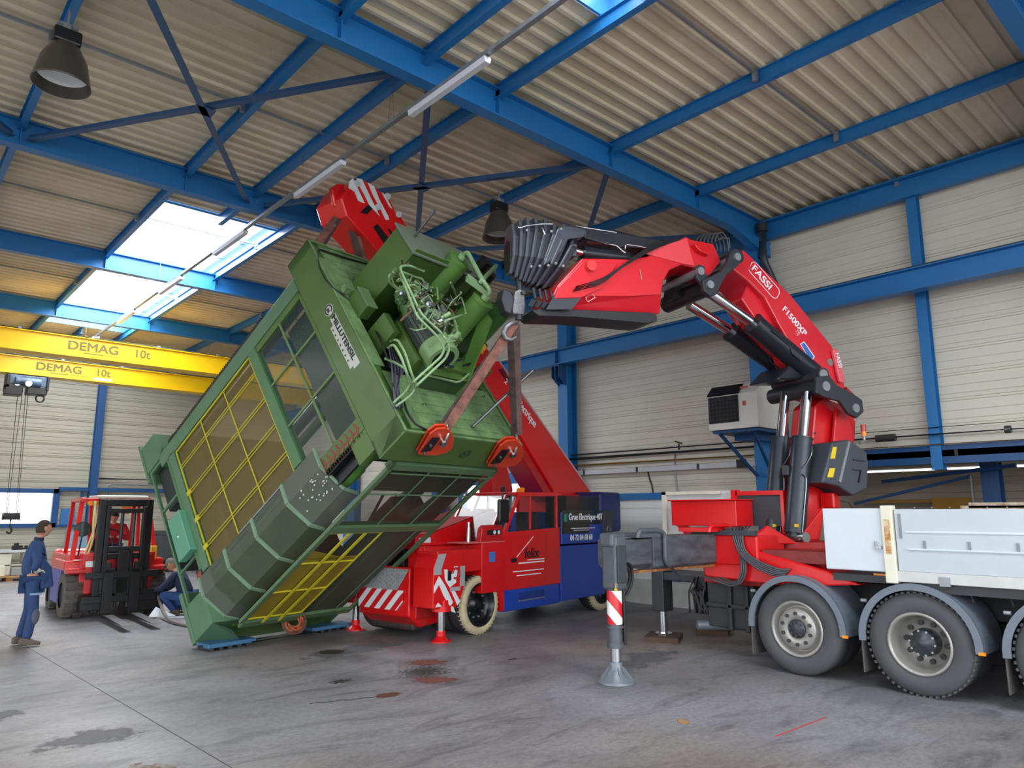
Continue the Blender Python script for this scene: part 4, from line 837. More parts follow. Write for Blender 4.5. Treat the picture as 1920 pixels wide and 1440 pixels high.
wb(MB().box(8.62, 8.66, 3.35, 3.55, 1.14, 1.22), 'side_marker', AMBER, truck)
b = MB()
for k in range(6): y = 2.65-k*.35; b.tube([(8.7, y, 1.16), (8.68, y-.05, .98)], .012, 6)
wb(b, 'stay_rod', GALV, truck)
# behind: toolbox, exhaust, rear boxes
wb(MB().box(8.95, 9.5, 5.25, 5.95, .36, .98).box(8.9, 8.95, 5.3, 5.36, .34, 1.0).box(8.9, 8.95, 5.55, 5.62, .34, 1.0).box(8.9, 8.95, 5.25, 5.95, .62, .68), 'side_locker', mat('grimy dark locker', '#34373a', .6, .1, .3, 5), truck, bevel=.015)
wb(MB().cyl((8.9, 6.1, .36), (9.6, 5.4, .36), .07), 'exhaust_pipe', mat('grey exhaust', '#6c7278', .5, .3), truck)
wb(MB().box(9.0, 9.2, 6.0, 6.2, .5, 1.0).box(9.05, 9.3, 5.95, 6.1, .55, .8), 'valve_stack', BLACK, truck)
b = MB(); rnd = random.Random(5)
for k in range(10): y = 6.0+rnd.uniform(0, .2); b.tube([(9.0, y, 1.0-.04*k*.5), (8.93, y+rnd.uniform(-.1, .1), .8), (8.98, y+rnd.uniform(-.15, .1), .5)], .014, 6)
wb(b, 'air_hose', CABLE, truck)
# ================= LOADER CRANE =================
CB = Vector((9.9, 5.2, 0)); cax = Vector((math.cos(R(71.5)), math.sin(R(71.5)), 0)); cdr = Vector((-cax.y, cax.x, 0))
def cq(px, py, off=0): return on_plane(px, py, CB+cax*off, cax)
crane = thing('loader_crane', 'red and charcoal folding loader crane on the truck, its boom reaching left to the hook', 'crane', CB)
def cprism(b, pts, off, th): return b.prism([cq(x, y, off) for x, y in pts], cax*th)
def cpart(name, m, pts, off, th, bevel=.012, label=None, parent=crane):
    return wb(cprism(MB(), pts, off, th), name, m, crane, bevel=bevel, label=label)
def csub(b, n, m, p, **k):
    inv = crane.matrix_basis.inverted(); b.v = [tuple(inv @ Vector(q)) for q in b.v]; return b.build(n, m, p, **k)
# base and outrigger beams
wb(MB().box(8.8, 11.0, 4.45, 5.9, .95, 1.35).box(9.2, 10.7, 4.3, 6.1, 1.1, 1.42), 'crane_base', DRED, crane, bevel=.02)
b = MB(); b.prism([(8.62, 5.95, 1.62), (8.62, 4.1, 1.22), (8.62, 3.7, 1.08), (8.62, 4.6, 1.0), (8.62, 5.75, 1.05)], (.3, 0, 0)); wb(b, 'crane_base', RED, crane, bevel=.02)
wb(MB().cyl((9.9, 5.1, 1.2), (9.9, 5.1, 1.5), .55, n=36), 'slew_ring', DRED, crane)
wb(MB().box(8.66, 8.9, 3.95, 4.93, 1.28, 1.43), 'rack_housing', mat('dark worn red paint', '#8a2a28', .5, 0, .4, 6), crane, bevel=.01)
YB = 5.72
for (x0, x1, z0, z1, w) in ((7.25, 8.75, 1.2, 1.61, .17), (6.6, 7.35, 1.24, 1.58, .145)):
    b = MB(); b.prism([(x0, YB-w, z0+.05), (x0, YB-w, z1), (x0, YB+w, z1), (x0, YB+w, z0+.05), (x0, YB+w*.5, z0), (x0, YB-w*.5, z0)], (x1-x0, 0, 0)); wb(b, 'outrigger_beam', WORNG, crane, bevel=.008)
wb(MB().box(6.7, 8.7, YB-.12, YB-.06, 1.185, 1.215), 'beam_rust_edge', RUST, crane)
def collar(x, z0, z1, m, w=.2):
    b = MB(); pts = [(x+.35, z0-.05), (x+.12, z0+.1), (x+.12, z1+.03), (x+.02, z1+.08), (x-.36, z1+.08), (x-.40, z1+.02), (x-.40, z1-.0)]
    b.tube(bend([(p, YB-w, z) for p, z in pts], .06), .032, 8); b.prism([(x-.40, YB-w, z1+.05), (x+.05, YB-w, z1+.05), (x+.05, YB-w, z1), (x-.40, YB-w, z1)], (0, 2*w, 0)); return b
wb(collar(7.32, 1.2, 1.60, None), 'beam_collar', GREYP, crane); wb(collar(8.75, 1.18, 1.64, None, .24), 'beam_collar', RED, crane)
wb(MB().prism([(8.60, YB-.19, 1.44), (8.60, YB-.19, 1.54), (8.67, YB-.19, 1.49)], (0, .005, 0)), 'warning_triangle', mat('warning yellow', '#e8c81c', .5), crane)
# front outrigger leg (nearest the camera)
lx, ly = 6.64, 5.66
leg = wb(MB().box(lx-.10, lx+.10, ly-.12, ly+.10, 1.02, 1.62).box(lx-.14, lx+.12, ly-.10, ly+.10, 1.50, 1.66), 'stabilizer_head', GREYP, crane, bevel=.03)
csub(MB().box(lx-.085, lx+.07, ly-.145, ly-.12, 1.10, 1.52), 'head_plate', mat('dark grey plate', '#3a4144', .6, 0, .3, 12), leg, bevel=.01)
leg2 = wb(MB().cyl((lx, ly, .42), (lx, ly, 1.2), .082, n=24).cyl((lx, ly, .62), (lx, ly, .60), .1, n=24).cyl((lx, ly, .38), (lx, ly, .44), .095, n=24), 'stabilizer_leg', GREYP, crane)
STR = bpy.data.materials.new('red and white warning stripes'); STR = stripes('red and white leg stripes', '#c8222c', '#e4e6e6', 3.2, (.9, -.8, 1.0), .35)
csub(MB().lathe([(.086, .64-.0), (.088, .66), (.088, 1.0), (.086, 1.01)], (lx, ly, 0), (0, 0, 1), 20, True, R(0), R(360)), 'warning_sleeve', STR, leg2)
csub(MB().box(lx-.095, lx-.06, ly-.11, ly-.08, 1.02, 1.10), 'warning_sign', mat('warning yellow', '#e8c81c', .5), leg2)
wb(MB().cyl((lx, ly, .2), (lx, ly, .42), .062, n=24), 'leg_rod', CHROME, crane)
wb(MB().cyl((lx+.14, ly-.02, .4), (lx+.14, ly-.02, 1.1), .022).tube(bend([(lx+.06, ly-.1, 1.32), (lx+.2, ly-.1, 1.3), (lx+.24, ly-.08, 1.1), (lx+.16, ly-.05, .95)], .08), .018, 8).tube(bend([(lx+.06, ly-.08, 1.28), (lx+.18, ly-.08, 1.26), (lx+.22, ly-.06, 1.1), (lx+.14, ly-.03, .97)], .08), .018, 8), 'leg_hose', CABLE, crane)
ft = wb(MB().lathe([(.001, .0), (.215, .0), (.22, .015), (.20, .035), (.10, .12), (.075, .16), (.075, .22), (.065, .23)], (lx, ly, 0), (0, 0, 1), 36), 'foot_plate', mat('galvanised foot', '#7d868e', .4, .3, .2, 8), crane)
b = MB()
for k in range(12):
    a = 2*PI*k/12; b.prism([(lx+math.cos(a)*.07, ly+math.sin(a)*.07, .19), (lx+math.cos(a)*.19, ly+math.sin(a)*.19, .045), (lx+math.cos(a)*.07, ly+math.sin(a)*.07, .04)], (math.sin(a)*.008, -math.cos(a)*.008, 0))
csub(b, 'foot_rib', mat('galvanised foot', '#7d868e'), ft)
# rear stabilizer leg on its wooden plate
lx2, ly2 = 9.37, 7.03
wb(MB().box(lx2-.12, lx2+.12, ly2-.11, ly2+.11, .42, 1.08).box(lx2-.1, lx2+.1, ly2-.09, ly2+.09, 1.0, 1.3).box(lx2-.1, lx2+.5, ly2-1.3, ly2+.1, .88, 1.0), 'stabilizer_leg', DARK, crane, bevel=.015)
wb(MB().cyl((lx2, ly2, .1), (lx2, ly2, .42), .065, n=20).cyl((lx2, ly2, .07), (lx2, ly2, .10), .13, n=24), 'leg_rod', CHROME, crane)
wp = tag(MB().box(-.3, .3, -.25, .25, 0, .07).build('support_plate', mat('worn brown plate', '#5a4436', .8, 0, .4, 6)), 'brown support plate under the rear stabilizer leg of the crane', 'plate'); wp.location = (lx2, ly2, 0); wp.rotation_euler = (0, 0, .5)
wp = tag(MB().box(-.35, .35, -.25, .25, 0, .07).build('support_plate', mat('worn brown plate', '#5a4436')), 'second brown support plate lying in the shade under the truck rear', 'plate'); wp.location = (10.5, 6.9, 0); wp.rotation_euler = (0, 0, .5)
# hose bundle over the base
wb(MB().box(8.60, 9.3, 4.95, 5.98, 1.22, 1.60), 'crane_base', RED, crane, bevel=.02)
def tx(px, py, X): return on_plane(px, py, (X, 0, 0), (1, 0, 0))
b = MB()
for k in range(5): b.tube(bend([tx(1378+k*7, 990-k, 8.62), tx(1374+k*4, 1004, 8.57), tx(1384+k*3.2, 1036, 8.55), tx(1412+k*3, 1062-k*2, 8.54), tx(1446+k*4, 1078-k*2.5, 8.55), tx(1470+k*3, 1080-k*3, 8.60)], .25, 6), .013, 8)
for k in range(3): b.tube(bend([tx(1396-k*4, 1040, 8.56), tx(1399-k*4, 1072, 8.55), tx(1392-k*4, 1092-k, 8.55), tx(1372, 1100-k*4, 8.57), tx(1312+k*10, 1078-k*3, 8.7)], .25, 6), .013, 8)
wb(b, 'hydraulic_hose', mat('grey hydraulic hose', '#4a4a50', .5), crane)
wb(MB().box(8.56, 8.62, 4.95, 5.9, 1.60, 1.66).box(8.6, 8.9, 5.3, 5.4, 1.6, 1.7), 'hose_bracket', DARK, crane)
# column
COLR = mat('column red paint', '#d4141c', .3, 0, .12, 1.2, coat=.3)
cpart('column', COLR, [(1492, 1030), (1540, 1012), (1548, 930), (1572, 850), (1604, 826), (1606, 790), (1590, 762), (1545, 745), (1528, 760), (1520, 850), (1500, 940)], -.22, .44, .03)
cpart('column_gusset', RED, [(1497, 1012), (1545, 948), (1540, 985), (1530, 1012)], -.45, .03); cpart('column_gusset', RED, [(1400, 1020), (1440, 985), (1500, 1020)], -.48, .06); cpart('column_gusset', COLR, [(1568, 762), (1588, 778), (1601, 812), (1600, 832), (1563, 830)], -.32, .05)
b = MB()
for x, y in ((1528, 812), (1527, 838), (1532, 862), (1549, 838)): b.cyl(cq(x, y, -.262), cq(x, y, -.275), .018, n=10)
wb(b, 'column_hole', BLACK, crane)
wb(MB().cyl(cq(1512, 1008, -.5), cq(1512, 1008, -.5)+cax*0.300, .07), 'pivot_pin', STEEL, crane)
# lift cylinders
CYL = mat('cylinder blue black', '#2e363f', .32, .2)
for off, x0, x1, x2 in ((-.3, 1490, 1504, 1513), (.18, 1450, 1464, 1473)):
    c0, c1, c2 = cq(x0, 1000, off), cq(x1, 823, off), cq(x2, 736, off)
    cy = wb(MB().cyl(c0, c1, .14, n=28).cyl(c1, c1+(c1-c0).normalized()*.02, .148, n=28).cyl(c0, c0-(c1-c0).normalized()*.06, .1, n=20), 'lift_cylinder', CYL, crane)
    csub(MB().cyl(c1, c2, .07, n=24), 'piston_rod', CHROME, cy)
    e = -cax*.15
    csub(MB().tube(bend([cq(x1+4, 838, off)+e, cq(x1+2, 855, off)+e, cq(x1-8, 872, off)+e, cq(x1-14, 878, off)+e], .03), .009, 6).tube(bend([cq(x1-16, 890, off)+e, cq(x1-8, 895, off)+e, cq(x1-8, 915, off)+e, cq(x0-2, 1005, off)+e, cq(x0-8, 1012, off)+e], .03), .009, 6), 'cylinder_pipe', STEEL, cy)
    csub(MB().box(*[v for c in zip(cq(x0-12, 985, off)+e*1.0-Vector((.02,)*3), cq(x0-12, 985, off)+e*1.0+Vector((.02,)*3)) for v in c]), 'yellow_tag', mat('warning yellow', '#e8c81c', .5), cy)
wb(MB().box(*[v for c in zip(cq(1476, 882, -.2)-Vector((.06, .05, .07)), cq(1476, 882, -.2)+Vector((.06, .05, .07))) for v in c]), 'valve_block', DARK, crane, bevel=.01)
# lower linkage
LK = mat('linkage graphite', '#33373d', .45, .2, .15, 8)
wb(MB().cyl(cq(1545, 725, -.5), cq(1545, 725, -.5)+cax*1.020, .115, n=28), 'cross_tube', LK, crane)
cpart('link_plate', LK, [(1532, 706), (1556, 704), (1570, 722), (1600, 738), (1617, 750), (1620, 772), (1608, 784), (1592, 776), (1575, 752), (1548, 745), (1530, 736)], -.56, .06, .01)
wb(MB().cyl(cq(1550, 724, -.58), cq(1550, 724, -.58)+cax*0.080, .07, n=20).cyl(cq(1606, 765, -.58), cq(1606, 765, -.58)+cax*0.080, .065, n=20), 'pin_cap', GALV, crane)
wb(MB().cyl(cq(1545, 702, -.5), cq(1545, 702, -.5)+cax*0.950, .1, n=24), 'pivot_tube', LK, crane); wb(MB().cyl(cq(1545, 702, -.52), cq(1545, 702, -.52)+cax*0.040, .075, n=20), 'pin_cap', GALV, crane)
# inner boom
INN = cpart('inner_boom', CRED, [(1386, 478), (1394, 468), (1408, 481), (1484, 554), (1561, 650), (1580, 700), (1585, 728), (1572, 748), (1540, 738), (1523, 707), (1499, 674), (1460, 608), (1434, 558), (1404, 527), (1375, 505)], -.30, .62, .02)
b = MB(); cprism(b, [(1404, 527), (1434, 558), (1460, 608), (1499, 674), (1470, 655), (1425, 610), (1390, 560)], -.2, .42); csub(b, 'boom_keel', CRED, INN, bevel=.02)
o_ = -.306
def cdirs(p0, p1, off): a, b_ = cq(*p0, off), cq(*p1, off); return a, (b_-a)
a_, dx = cdirs((1410, 510), (1452, 562), o_); yv = cq(1430, 490, o_)-cq(1415, 505, o_)
def logo(p0, p1, pup, body, size, nm='lettering', sx=1.0, off=o_):
    a, d = cdirs(p0, p1, off); u = cq(*pup, off)-a; u = u-d.normalized()*u.dot(d.normalized()); return wtext(nm, body, a, d, u, size, LETW, crane, bold=.018, sx=sx)
logo((1408, 503), (1455, 560), (1418, 494), 'FASSI', .15, sx=1.25); logo((1466, 580), (1535, 663), (1478, 570), 'F1500XP', .13, sx=1.12)
def outline(p, off, r=.006): b = MB(); P = [cq(*q, off) for q in p]; b.tube(bend(P+[P[0]], .04), r, 5); return b
wb(outline([(1404, 506), (1410, 491), (1417, 492), (1461, 543), (1461, 552), (1455, 560), (1449, 558), (1407, 511)], o_-.002), 'logo_frame', LETW, crane)
ar = MB(); c = cq(1492, 618, o_)
for r in (.03, .06, .085): ar.tube(arc(c, r, R(-90), R(10), 8, -cdr, (0, 0, 1)), .004, 5)
wb(ar, 'logo_arcs', LETW, crane)
cpart('blue_sticker', mat('blue sticker', '#3a6ab8', .4), [(1502, 645), (1508, 642), (1526, 669), (1520, 676)], o_-.004, .005, 0); logo((1506, 650), (1521, 671), (1510, 646), 'CRANE', .045) if False else None
cpart('sticker_border', LETW, [(1500, 645), (1508, 640), (1528, 669), (1521, 678)], o_-.001, .003, 0)
fp = cpart('name_board', mat('red white board', '#e2606a', .4), [(1562, 656), (1570, 653), (1585, 714), (1580, 718), (1575, 716)], -.36, .05)
a, d = cdirs((1566, 662), (1579, 712), -.37); wtext('lettering', 'FASSI', a, d, cq(1575, 660, -.37)-a, .10, LETW, crane, bold=.01, sx=1.0)
wb(MB().cyl(cq(1557, 679, -.31), cq(1557, 679, -.31)+cax*0.030, .055, n=20), 'pin_cap', mat('brown cap', '#8a7a72', .5), crane)
wb(MB().cyl(cq(1583, 730, -.45), cq(1596, 742, -.45), .045), 'hose_fitting', DRED, crane)
# outer boom cylinders (between the booms)
BLK = mat('gloss black cylinder', '#22272e', .3, .1)
for off, r0, r1, r2 in ((-.2, (1332, 550), (1412, 607), (1524, 700)), (.3, (1292, 572), (1372, 622), (1480, 700))):
    c0, c1, c2 = cq(*r0, off), cq(*r1, off), cq(*r2, off)
    cy = wb(MB().cyl(c1, c2, .155, n=28).cyl(c1-(c2-c1).normalized()*.015, c1+(c2-c1).normalized()*.03, .163, n=28), 'boom_cylinder', BLK, crane)
    csub(MB().cyl(c0, c1, .075, n=24), 'piston_rod', CHROME, cy); e = -cax*.16
    csub(MB().tube(bend([cq(r1[0]+18, r1[1]+18, off)+e, cq(r1[0]+56, r1[1]+48, off)+e, cq(r1[0]+58, r1[1]+60, off)+e, cq(r1[0]+74, r1[1]+72, off)+e], .03), .009, 6), 'cylinder_pipe', DARK, cy)
cpart('cylinder_foot', BLK, [(1480, 685), (1520, 680), (1532, 702), (1495, 712), (1455, 712)], -.2, .6, .03)
# elbow linkage
wb(MB().cyl(cq(1333, 535, -.5), cq(1333, 535, -.5)+cax*1.000, .125, n=32).cyl(cq(1333, 535, .46), cq(1333, 535, .46)+cax*0.100, .16, n=32).cyl(cq(1333, 535, -.12), cq(1333, 535, -.12)+cax*0.040, .135, n=32), 'elbow_tube', BLACK, crane)
cpart('link_plate', LK, [(1318, 524), (1338, 516), (1352, 508), (1364, 492), (1370, 472), (1380, 466), (1391, 470), (1393, 488), (1382, 500), (1362, 516), (1352, 534), (1344, 552), (1332, 555), (1320, 545)], -.56, .07, .01)
cpart('link_plate', LK, [(1304, 500), (1312, 495), (1322, 500), (1324, 515), (1332, 525), (1318, 535), (1306, 520)], -.5, .06, .01)
wb(MB().cyl(cq(1384, 481, -.6), cq(1384, 481, -.6)+cax*1.000, .055, n=20).cyl(cq(1315, 508, -.56), cq(1315, 508, -.56)+cax*0.860, .055, n=20).cyl(cq(1333, 533, -.6), cq(1333, 533, -.6)+cax*0.100, .055, n=20), 'pin_cap', GALV, crane)
wb(MB().cyl(cq(1384, 481, -.5), cq(1384, 481, -.5)+cax*0.900, .1, n=24), 'pivot_tube', LK, crane)
# outer boom
OUT = cpart('outer_boom', CRED, [(1287, 443), (1296, 449), (1338, 457), (1344, 470), (1352, 490), (1332, 515), (1316, 520), (1302, 502), (1280, 496), (1256, 506), (1244, 528), (1240, 552), (1180, 556), (1036, 556), (1040, 545), (1046, 534), (1092, 484), (1120, 484), (1180, 486), (1216, 480)], -.33, .62, .02)
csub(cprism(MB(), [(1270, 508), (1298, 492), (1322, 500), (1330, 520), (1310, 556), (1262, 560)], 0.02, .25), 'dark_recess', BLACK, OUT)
csub(cprism(MB(), [(1046, 538), (1093, 490), (1160, 492), (1130, 540), (1090, 558), (1040, 560)], -.36, .03), 'side_cheek', CRED, OUT, bevel=.015)
_k = [cq(1036, 554, -.33), cq(1240, 551, -.33), cq(1237, 588, -.17), cq(1024, 580, -.17)]; _f = [_k[0]+cax*.62, _k[1]+cax*.62, _k[2]+cax*.30, _k[3]+cax*.30]
csub(MB().add(_k+_f, [(3, 2, 1, 0), (4, 5, 6, 7), (0, 1, 5, 4), (1, 2, 6, 5), (2, 3, 7, 6), (3, 0, 4, 7)]), 'boom_keel', CRED, OUT, bevel=.006)
_k = [cq(1205, 474, -.34), cq(1288, 446, -.34), cq(1302, 498, -.345), cq(1280, 494, -.345)]; csub(MB().prism(_k, cax*.02), 'boom_gusset', mat('lighter boom red', '#e84a52', .35, coat=.3), OUT, bevel=.004)
csub(MB().tube([cq(1200, 505, -.345), cq(1203, 524, -.345)], .008, 6).tube([cq(1098, 558, -.345), cq(1112, 552, -.345), cq(1116, 558, -.345), cq(1102, 566, -.345), cq(1098, 558, -.345)], .005, 5), 'boom_marking', mat('pale marking', '#e8c8c0', .5), OUT)
csub(cprism(MB(), [(1220, 486), (1287, 444), (1296, 450), (1330, 500), (1306, 500), (1284, 493), (1210, 490)], -.40, .05), 'side_flange', mat('lit red flange', '#e23a40', .35, coat=.3), OUT, bevel=.02) if False else None
csub(MB().cyl(cq(1110, 497, -.42), cq(1110, 497, -.42)+cax*0.120, .07, n=20), 'boss', mat('red boss', '#e03a3c', .4), OUT)
csub(cprism(MB(), [(1302, 458), (1316, 452), (1336, 466), (1330, 478), (1312, 470)], -.42, .12), 'end_lug', RED, OUT, bevel=.01)
csub(cprism(MB(), [(1040, 552), (1095, 552), (1072, 580), (1024, 580)], -.345, .02), 'wear_plate', DARK, OUT)
cpart('tray_beam', mat('black tray beam', '#1d1f23', .5), [(998, 582), (1030, 574), (1080, 580), (1222, 586), (1232, 592), (1232, 602), (1215, 606), (1080, 594), (1010, 592)], -.25, .45, .008)
# extension nest
EXT = mat('extension charcoal paint', '#4f545d', .33, .3, .12, 5); EXTD = mat('dark extension steel', '#2a2c33', .4, .2)
def hexa(s, z, hw, hh, t, m, nm, slant=0.0, th=.05):
    c = CB+cdr*s+Vector((0, 0, z)); up = (Vector((0, 0, 1))+cdr*-slant).normalized()
    ring = [(hw*.55, hh), (hw, hh*.5), (hw, -hh*.35), (hw*.35, -hh), (-hw*.35, -hh), (-hw, -hh*.35), (-hw, hh*.5), (-hw*.55, hh)]
    return wb(MB().prism([c+cax*a+up*b_ for a, b_ in ring], cdr*th), nm, m, crane, bevel=.012)
secs = [(4.27, 5.17, .15, .33, 0.02), (4.19, 5.18, .18, .38, .05), (4.11, 5.19, .20, .42, .10), (4.03, 5.19, .225, .44, .17), (3.94, 5.18, .25, .45, .26), (3.85, 5.15, .27, .45, .36), (3.75, 5.11, .285, .44, .46), (3.64, 5.06, .30, .42, .56)]
for i, (s, z, hw, hh, sl) in enumerate(secs): hexa(s, z, hw, hh, 0, EXT, 'extension_collar', sl, .045)
for i, (s, z, hw, hh, sl) in enumerate(secs): hexa(s-.07, z, hw*.9, hh*.93, 0, EXTD, 'extension_section', sl, .075)
c = CB+cdr*4.32+Vector((0, 0, 5.10)); wb(MB().prism([c+cax*a+Vector((0, 0, b_)) for a, b_ in ((.10, .14), (.10, -.12), (.04, -.22), (-.04, -.22), (-.10, -.12), (-.10, .14), (0, .2))], cdr*.01), 'extension_opening', BLACK, crane)
b = MB()
for i in range(6): x = 1004+i*11; b.cyl(cq(x, 560+i*2, -.3), cq(x-4, 540+i*2, -.3), .02).bar(cq(x-2, 562+i*2, -.28), cq(x-10, 575+i, -.25), .03, .06)
wb(b, 'extension_bolt', EXTD, crane)
b = MB()
for x, y in ((996, 500), (1012, 499), (1028, 498), (1042, 494), (1056, 499), (988, 432), (1034, 434), (1052, 430)): b.ball(cq(x, y, -.36), .022)
wb(b, 'bolt_head', GALV, crane)
b = cprism(MB(), [(1046, 428), (1056, 422), (1100, 428), (1096, 444), (1066, 448), (1054, 470), (1040, 486), (1018, 498)], -.28, .5); wb(b, 'extension_bracket', EXT, crane, bevel=.015)
b = cprism(MB(), [(1096, 428), (1152, 434), (1240, 450), (1238, 468), (1150, 462), (1096, 446)], -.2, .4); wb(b, 'upper_extension', EXTD, crane, bevel=.02)
b = MB(); b.cyl(cq(1092, 474, -.15), cq(1176, 484, -.15), .085, n=24).cyl(cq(1150, 440, .1), cq(1244, 466, .1), .07, n=20); cy = wb(b, 'extension_cylinder', BLK, crane); csub(MB().cyl(cq(1078, 470, -.15), cq(1092, 474, -.15), .045), 'piston_rod', CHROME, cy)
wb(cprism(MB(), [(1064, 470), (1072, 455), (1082, 458), (1082, 480), (1066, 480)], -.25, .2), 'rod_bracket', EXT, crane, bevel=.01)
b = MB()
for pts in ([(1056, 420), (1098, 427), (1156, 436)], [(1100, 454), (1156, 460), (1166, 470), (1172, 474)], [(1172, 474), (1172, 458), (1205, 463), (1224, 470)], [(966, 424), (975, 428), (984, 424), (1012, 420), (1036, 420)], [(1015, 422), (1020, 436), (1022, 440)]): b.tube(bend([cq(x, y, -.32) for x, y in pts], .05), .011, 6)
wb(b, 'hydraulic_pipe', CHROME, crane)
b = MB()
for k in range(4): b.tube(bend([cq(1075+k*2, 546-k*3, -.38), cq(1130, 532-k*3, -.40), cq(1160+k*2, 505-k*2, -.40), cq(1205, 478-k*3, -.38), cq(1250, 456-k*2, -.36), cq(1275, 450-k, -.32)], .3, 6), .008, 6)
wb(b, 'boom_hose', CABLE, crane)
b = MB()
for k in range(6): b.tube([cq(1318+k*7+(math.cos(R(180-t))*13), 462-math.sin(R(t))*(26+k)+t*.05, .15-.07*k) for t in range(0, 181, 20)], .012, 6)
b.tube(bend([cq(1340, 455, -.2), cq(1352, 447, -.2), cq(1367, 447, -.2), cq(1368, 466, -.2)], .03), .012, 6); wb(b, 'hose_loop', mat('grey hydraulic hose', '#4a4a50', .5), crane)
# control console
COV = mat('graphite plastic cover', '#3f434a', .45)
cov = cpart('console_cover', COV, [(1561, 829), (1592, 824), (1626, 848), (1629, 870), (1627, 916), (1600, 930), (1572, 912), (1541, 905)], -.62, .5, .025)
csub(MB().bar(cq(1592, 828, -.63), cq(1574, 904, -.63), .04, .02, up=cax), 'cover_edge', GALV, cov)
csub(cprism(MB(), [(1562, 838), (1569, 838), (1566, 860), (1557, 860)], -.626, .004), 'warning_sticker', mat('warning yellow', '#e8c81c', .5), cov); csub(cprism(MB(), [(1556, 878), (1566, 878), (1562, 895), (1551, 895)], -.626, .004), 'warning_sticker', mat('warning yellow', '#e8c81c', .5), cov)
csub(MB().bar(cq(1600, 862, -.63), cq(1622, 865, -.63), .01, .02, up=cax).bar(cq(1598, 880, -.63), cq(1614, 882, -.63), .01, .02, up=cax).bar(cq(1614, 882, -.63), cq(1610, 905, -.63), .01, .02, up=cax), 'cover_rib', BLACK, cov)
wb(MB().box(*[v for c in zip(cq(1558, 940, -.3)-Vector((.12, .1, .1)), cq(1558, 940, -.3)+Vector((.08, .1, .12))) for v in c]), 'valve_bank', RED, crane, bevel=.02)
wb(MB().tube(bend([cq(1570, 938, -.35), cq(1590, 940, -.35), cq(1598, 952, -.3)], .05), .014, 6), 'valve_pipe', STEEL, crane)
bq = cq(1620, 818, -.4); bb = wb(MB().cyl(bq-Vector((0, 0, .06)), bq, .02).bar(bq-Vector((0, 0, .06)), bq-Vector((.12, -.02, .1)), .03, .03), 'beacon_stand', GALV, crane)
csub(MB().cyl(bq+Vector((0, 0, .07)), bq+Vector((0, 0, .17)), .038), 'beacon_lens', mat('red lens', '#b03a34', .3), bb); csub(MB().cyl(bq, bq+Vector((0, 0, .07)), .038), 'beacon_lens', AMBER, bb)
# red lockers and rear boards on the truck rear
wb(MB().box(9.25, 9.7, 5.62, 6.72, 1.70, 2.06).box(9.2, 9.7, 5.6, 6.75, 2.06, 2.08), 'red_locker', RED, truck, bevel=.008)
wb(MB().box(9.75, 9.8, 5.2, 5.9, 1.7, 2.16), 'cooler_core', mat('cooler grey', '#3c4046', .7), truck); wb(MB().box(9.72, 9.82, 5.15, 5.2, 1.6, 2.2).box(9.72, 9.82, 5.88, 5.98, 1.6, 2.22).box(9.72, 9.82, 5.2, 5.9, 2.14, 2.2), 'cooler_frame', RED, truck)
wb(MB().box(9.85, 9.9, 5.9, 7.3, 1.3, 2.22), 'rear_board', mat('white rear board', '#c9ccce', .5), truck); wb(MB().box(9.80, 9.84, 6.2, 7.3, 2.17, 2.22).box(9.80, 9.84, 7.22, 7.3, 1.3, 2.22), 'board_frame', CREAM, truck)
wb(MB().prism([(9.84, 6.75, 1.62), (9.84, 7.1, 1.9), (9.84, 7.12, 1.75), (9.84, 6.85, 1.5)], (-.01, 0, 0)).prism([(9.84, 6.5, 1.35), (9.84, 6.8, 1.55), (9.84, 6.8, 1.35)], (-.01, 0, 0)), 'board_stripe', RED, truck)
# ---- hook and its block
hk = thing('hook_block', 'grey steel crane hook and swivel hanging from the charcoal boom tip', 'hook', CB+cdr*4.2+Vector((0, 0, 4.4)))
def hw_(px, py): return cq(px, py, 0)-cax*0
b = cprism(MB(), [(976, 541), (984, 546), (986, 572), (984, 590), (962, 588), (960, 570), (966, 546)], -.06, .12); wb(b, 'swivel_body', mat('worn bright steel', '#8e9092', .4, .5, .4, 14), hk, bevel=.02)
wb(MB().cyl(hw_(973, 588), hw_(973, 600), .05).cyl(hw_(976, 552)-cax*.1, hw_(976, 552)+cax*.1, .025), 'swivel_pin', DARK, hk)
b = MB(); b.tube([hw_(x, y) for x, y in ((972, 596), (970, 604), (958, 606), (948, 614), (944, 624), (948, 634), (958, 637), (968, 632))], [.022, .022, .03, .034, .034, .03, .025, .014], 10); wb(b, 'hook', mat('worn bright steel', '#8e9092'), hk)
wb(cprism(MB(), [(944, 540), (958, 545), (966, 560), (960, 590), (948, 585), (940, 560)], -.1, .2), 'block_cheek', EXTD, hk, bevel=.02)
wb(MB().cyl(hw_(972, 500), hw_(974, 545), .04), 'hanger', EXTD, hk)
# ================= ELECTRIC PICK AND CARRY CRANE =================
EO = Vector((6.3, 8.97, 0)); EH = R(10)
eex = Vector((math.cos(EH), math.sin(EH), 0)); eey = Vector((-math.sin(EH), math.cos(EH), 0))
ec = thing('electric_crane', 'red and blue electric mobile crane behind the press, boom raised to the roof', 'crane', EO, EH)
EI = Matrix.Rotation(-EH, 4, 'Z') @ Matrix.Translation(-EO)
def el(px, py, y): return EI @ on_plane(px, py, EO+eey*y, eey)
def EB(name, m, *boxes, parent=None, bevel=.01, **k):
    b = MB()
    for q in boxes: b.box(*q)
    return b.build(name, m, parent or ec, bevel, **k)
ER = mat('electric crane red', '#d40f14', .28, 0, .06, 1.5, coat=.5)
ERD = mat('electric crane deep red', '#b8121a', .32, 0, .08, 1.5, coat=.4)
EB('chassis', ERD, (.3, 5.0, .45, 1.75, .3, .75), (1.9, 5.2, .12, 2.0, .3, .62), (4.6, 5.5, .3, 1.8, .4, 1.3))
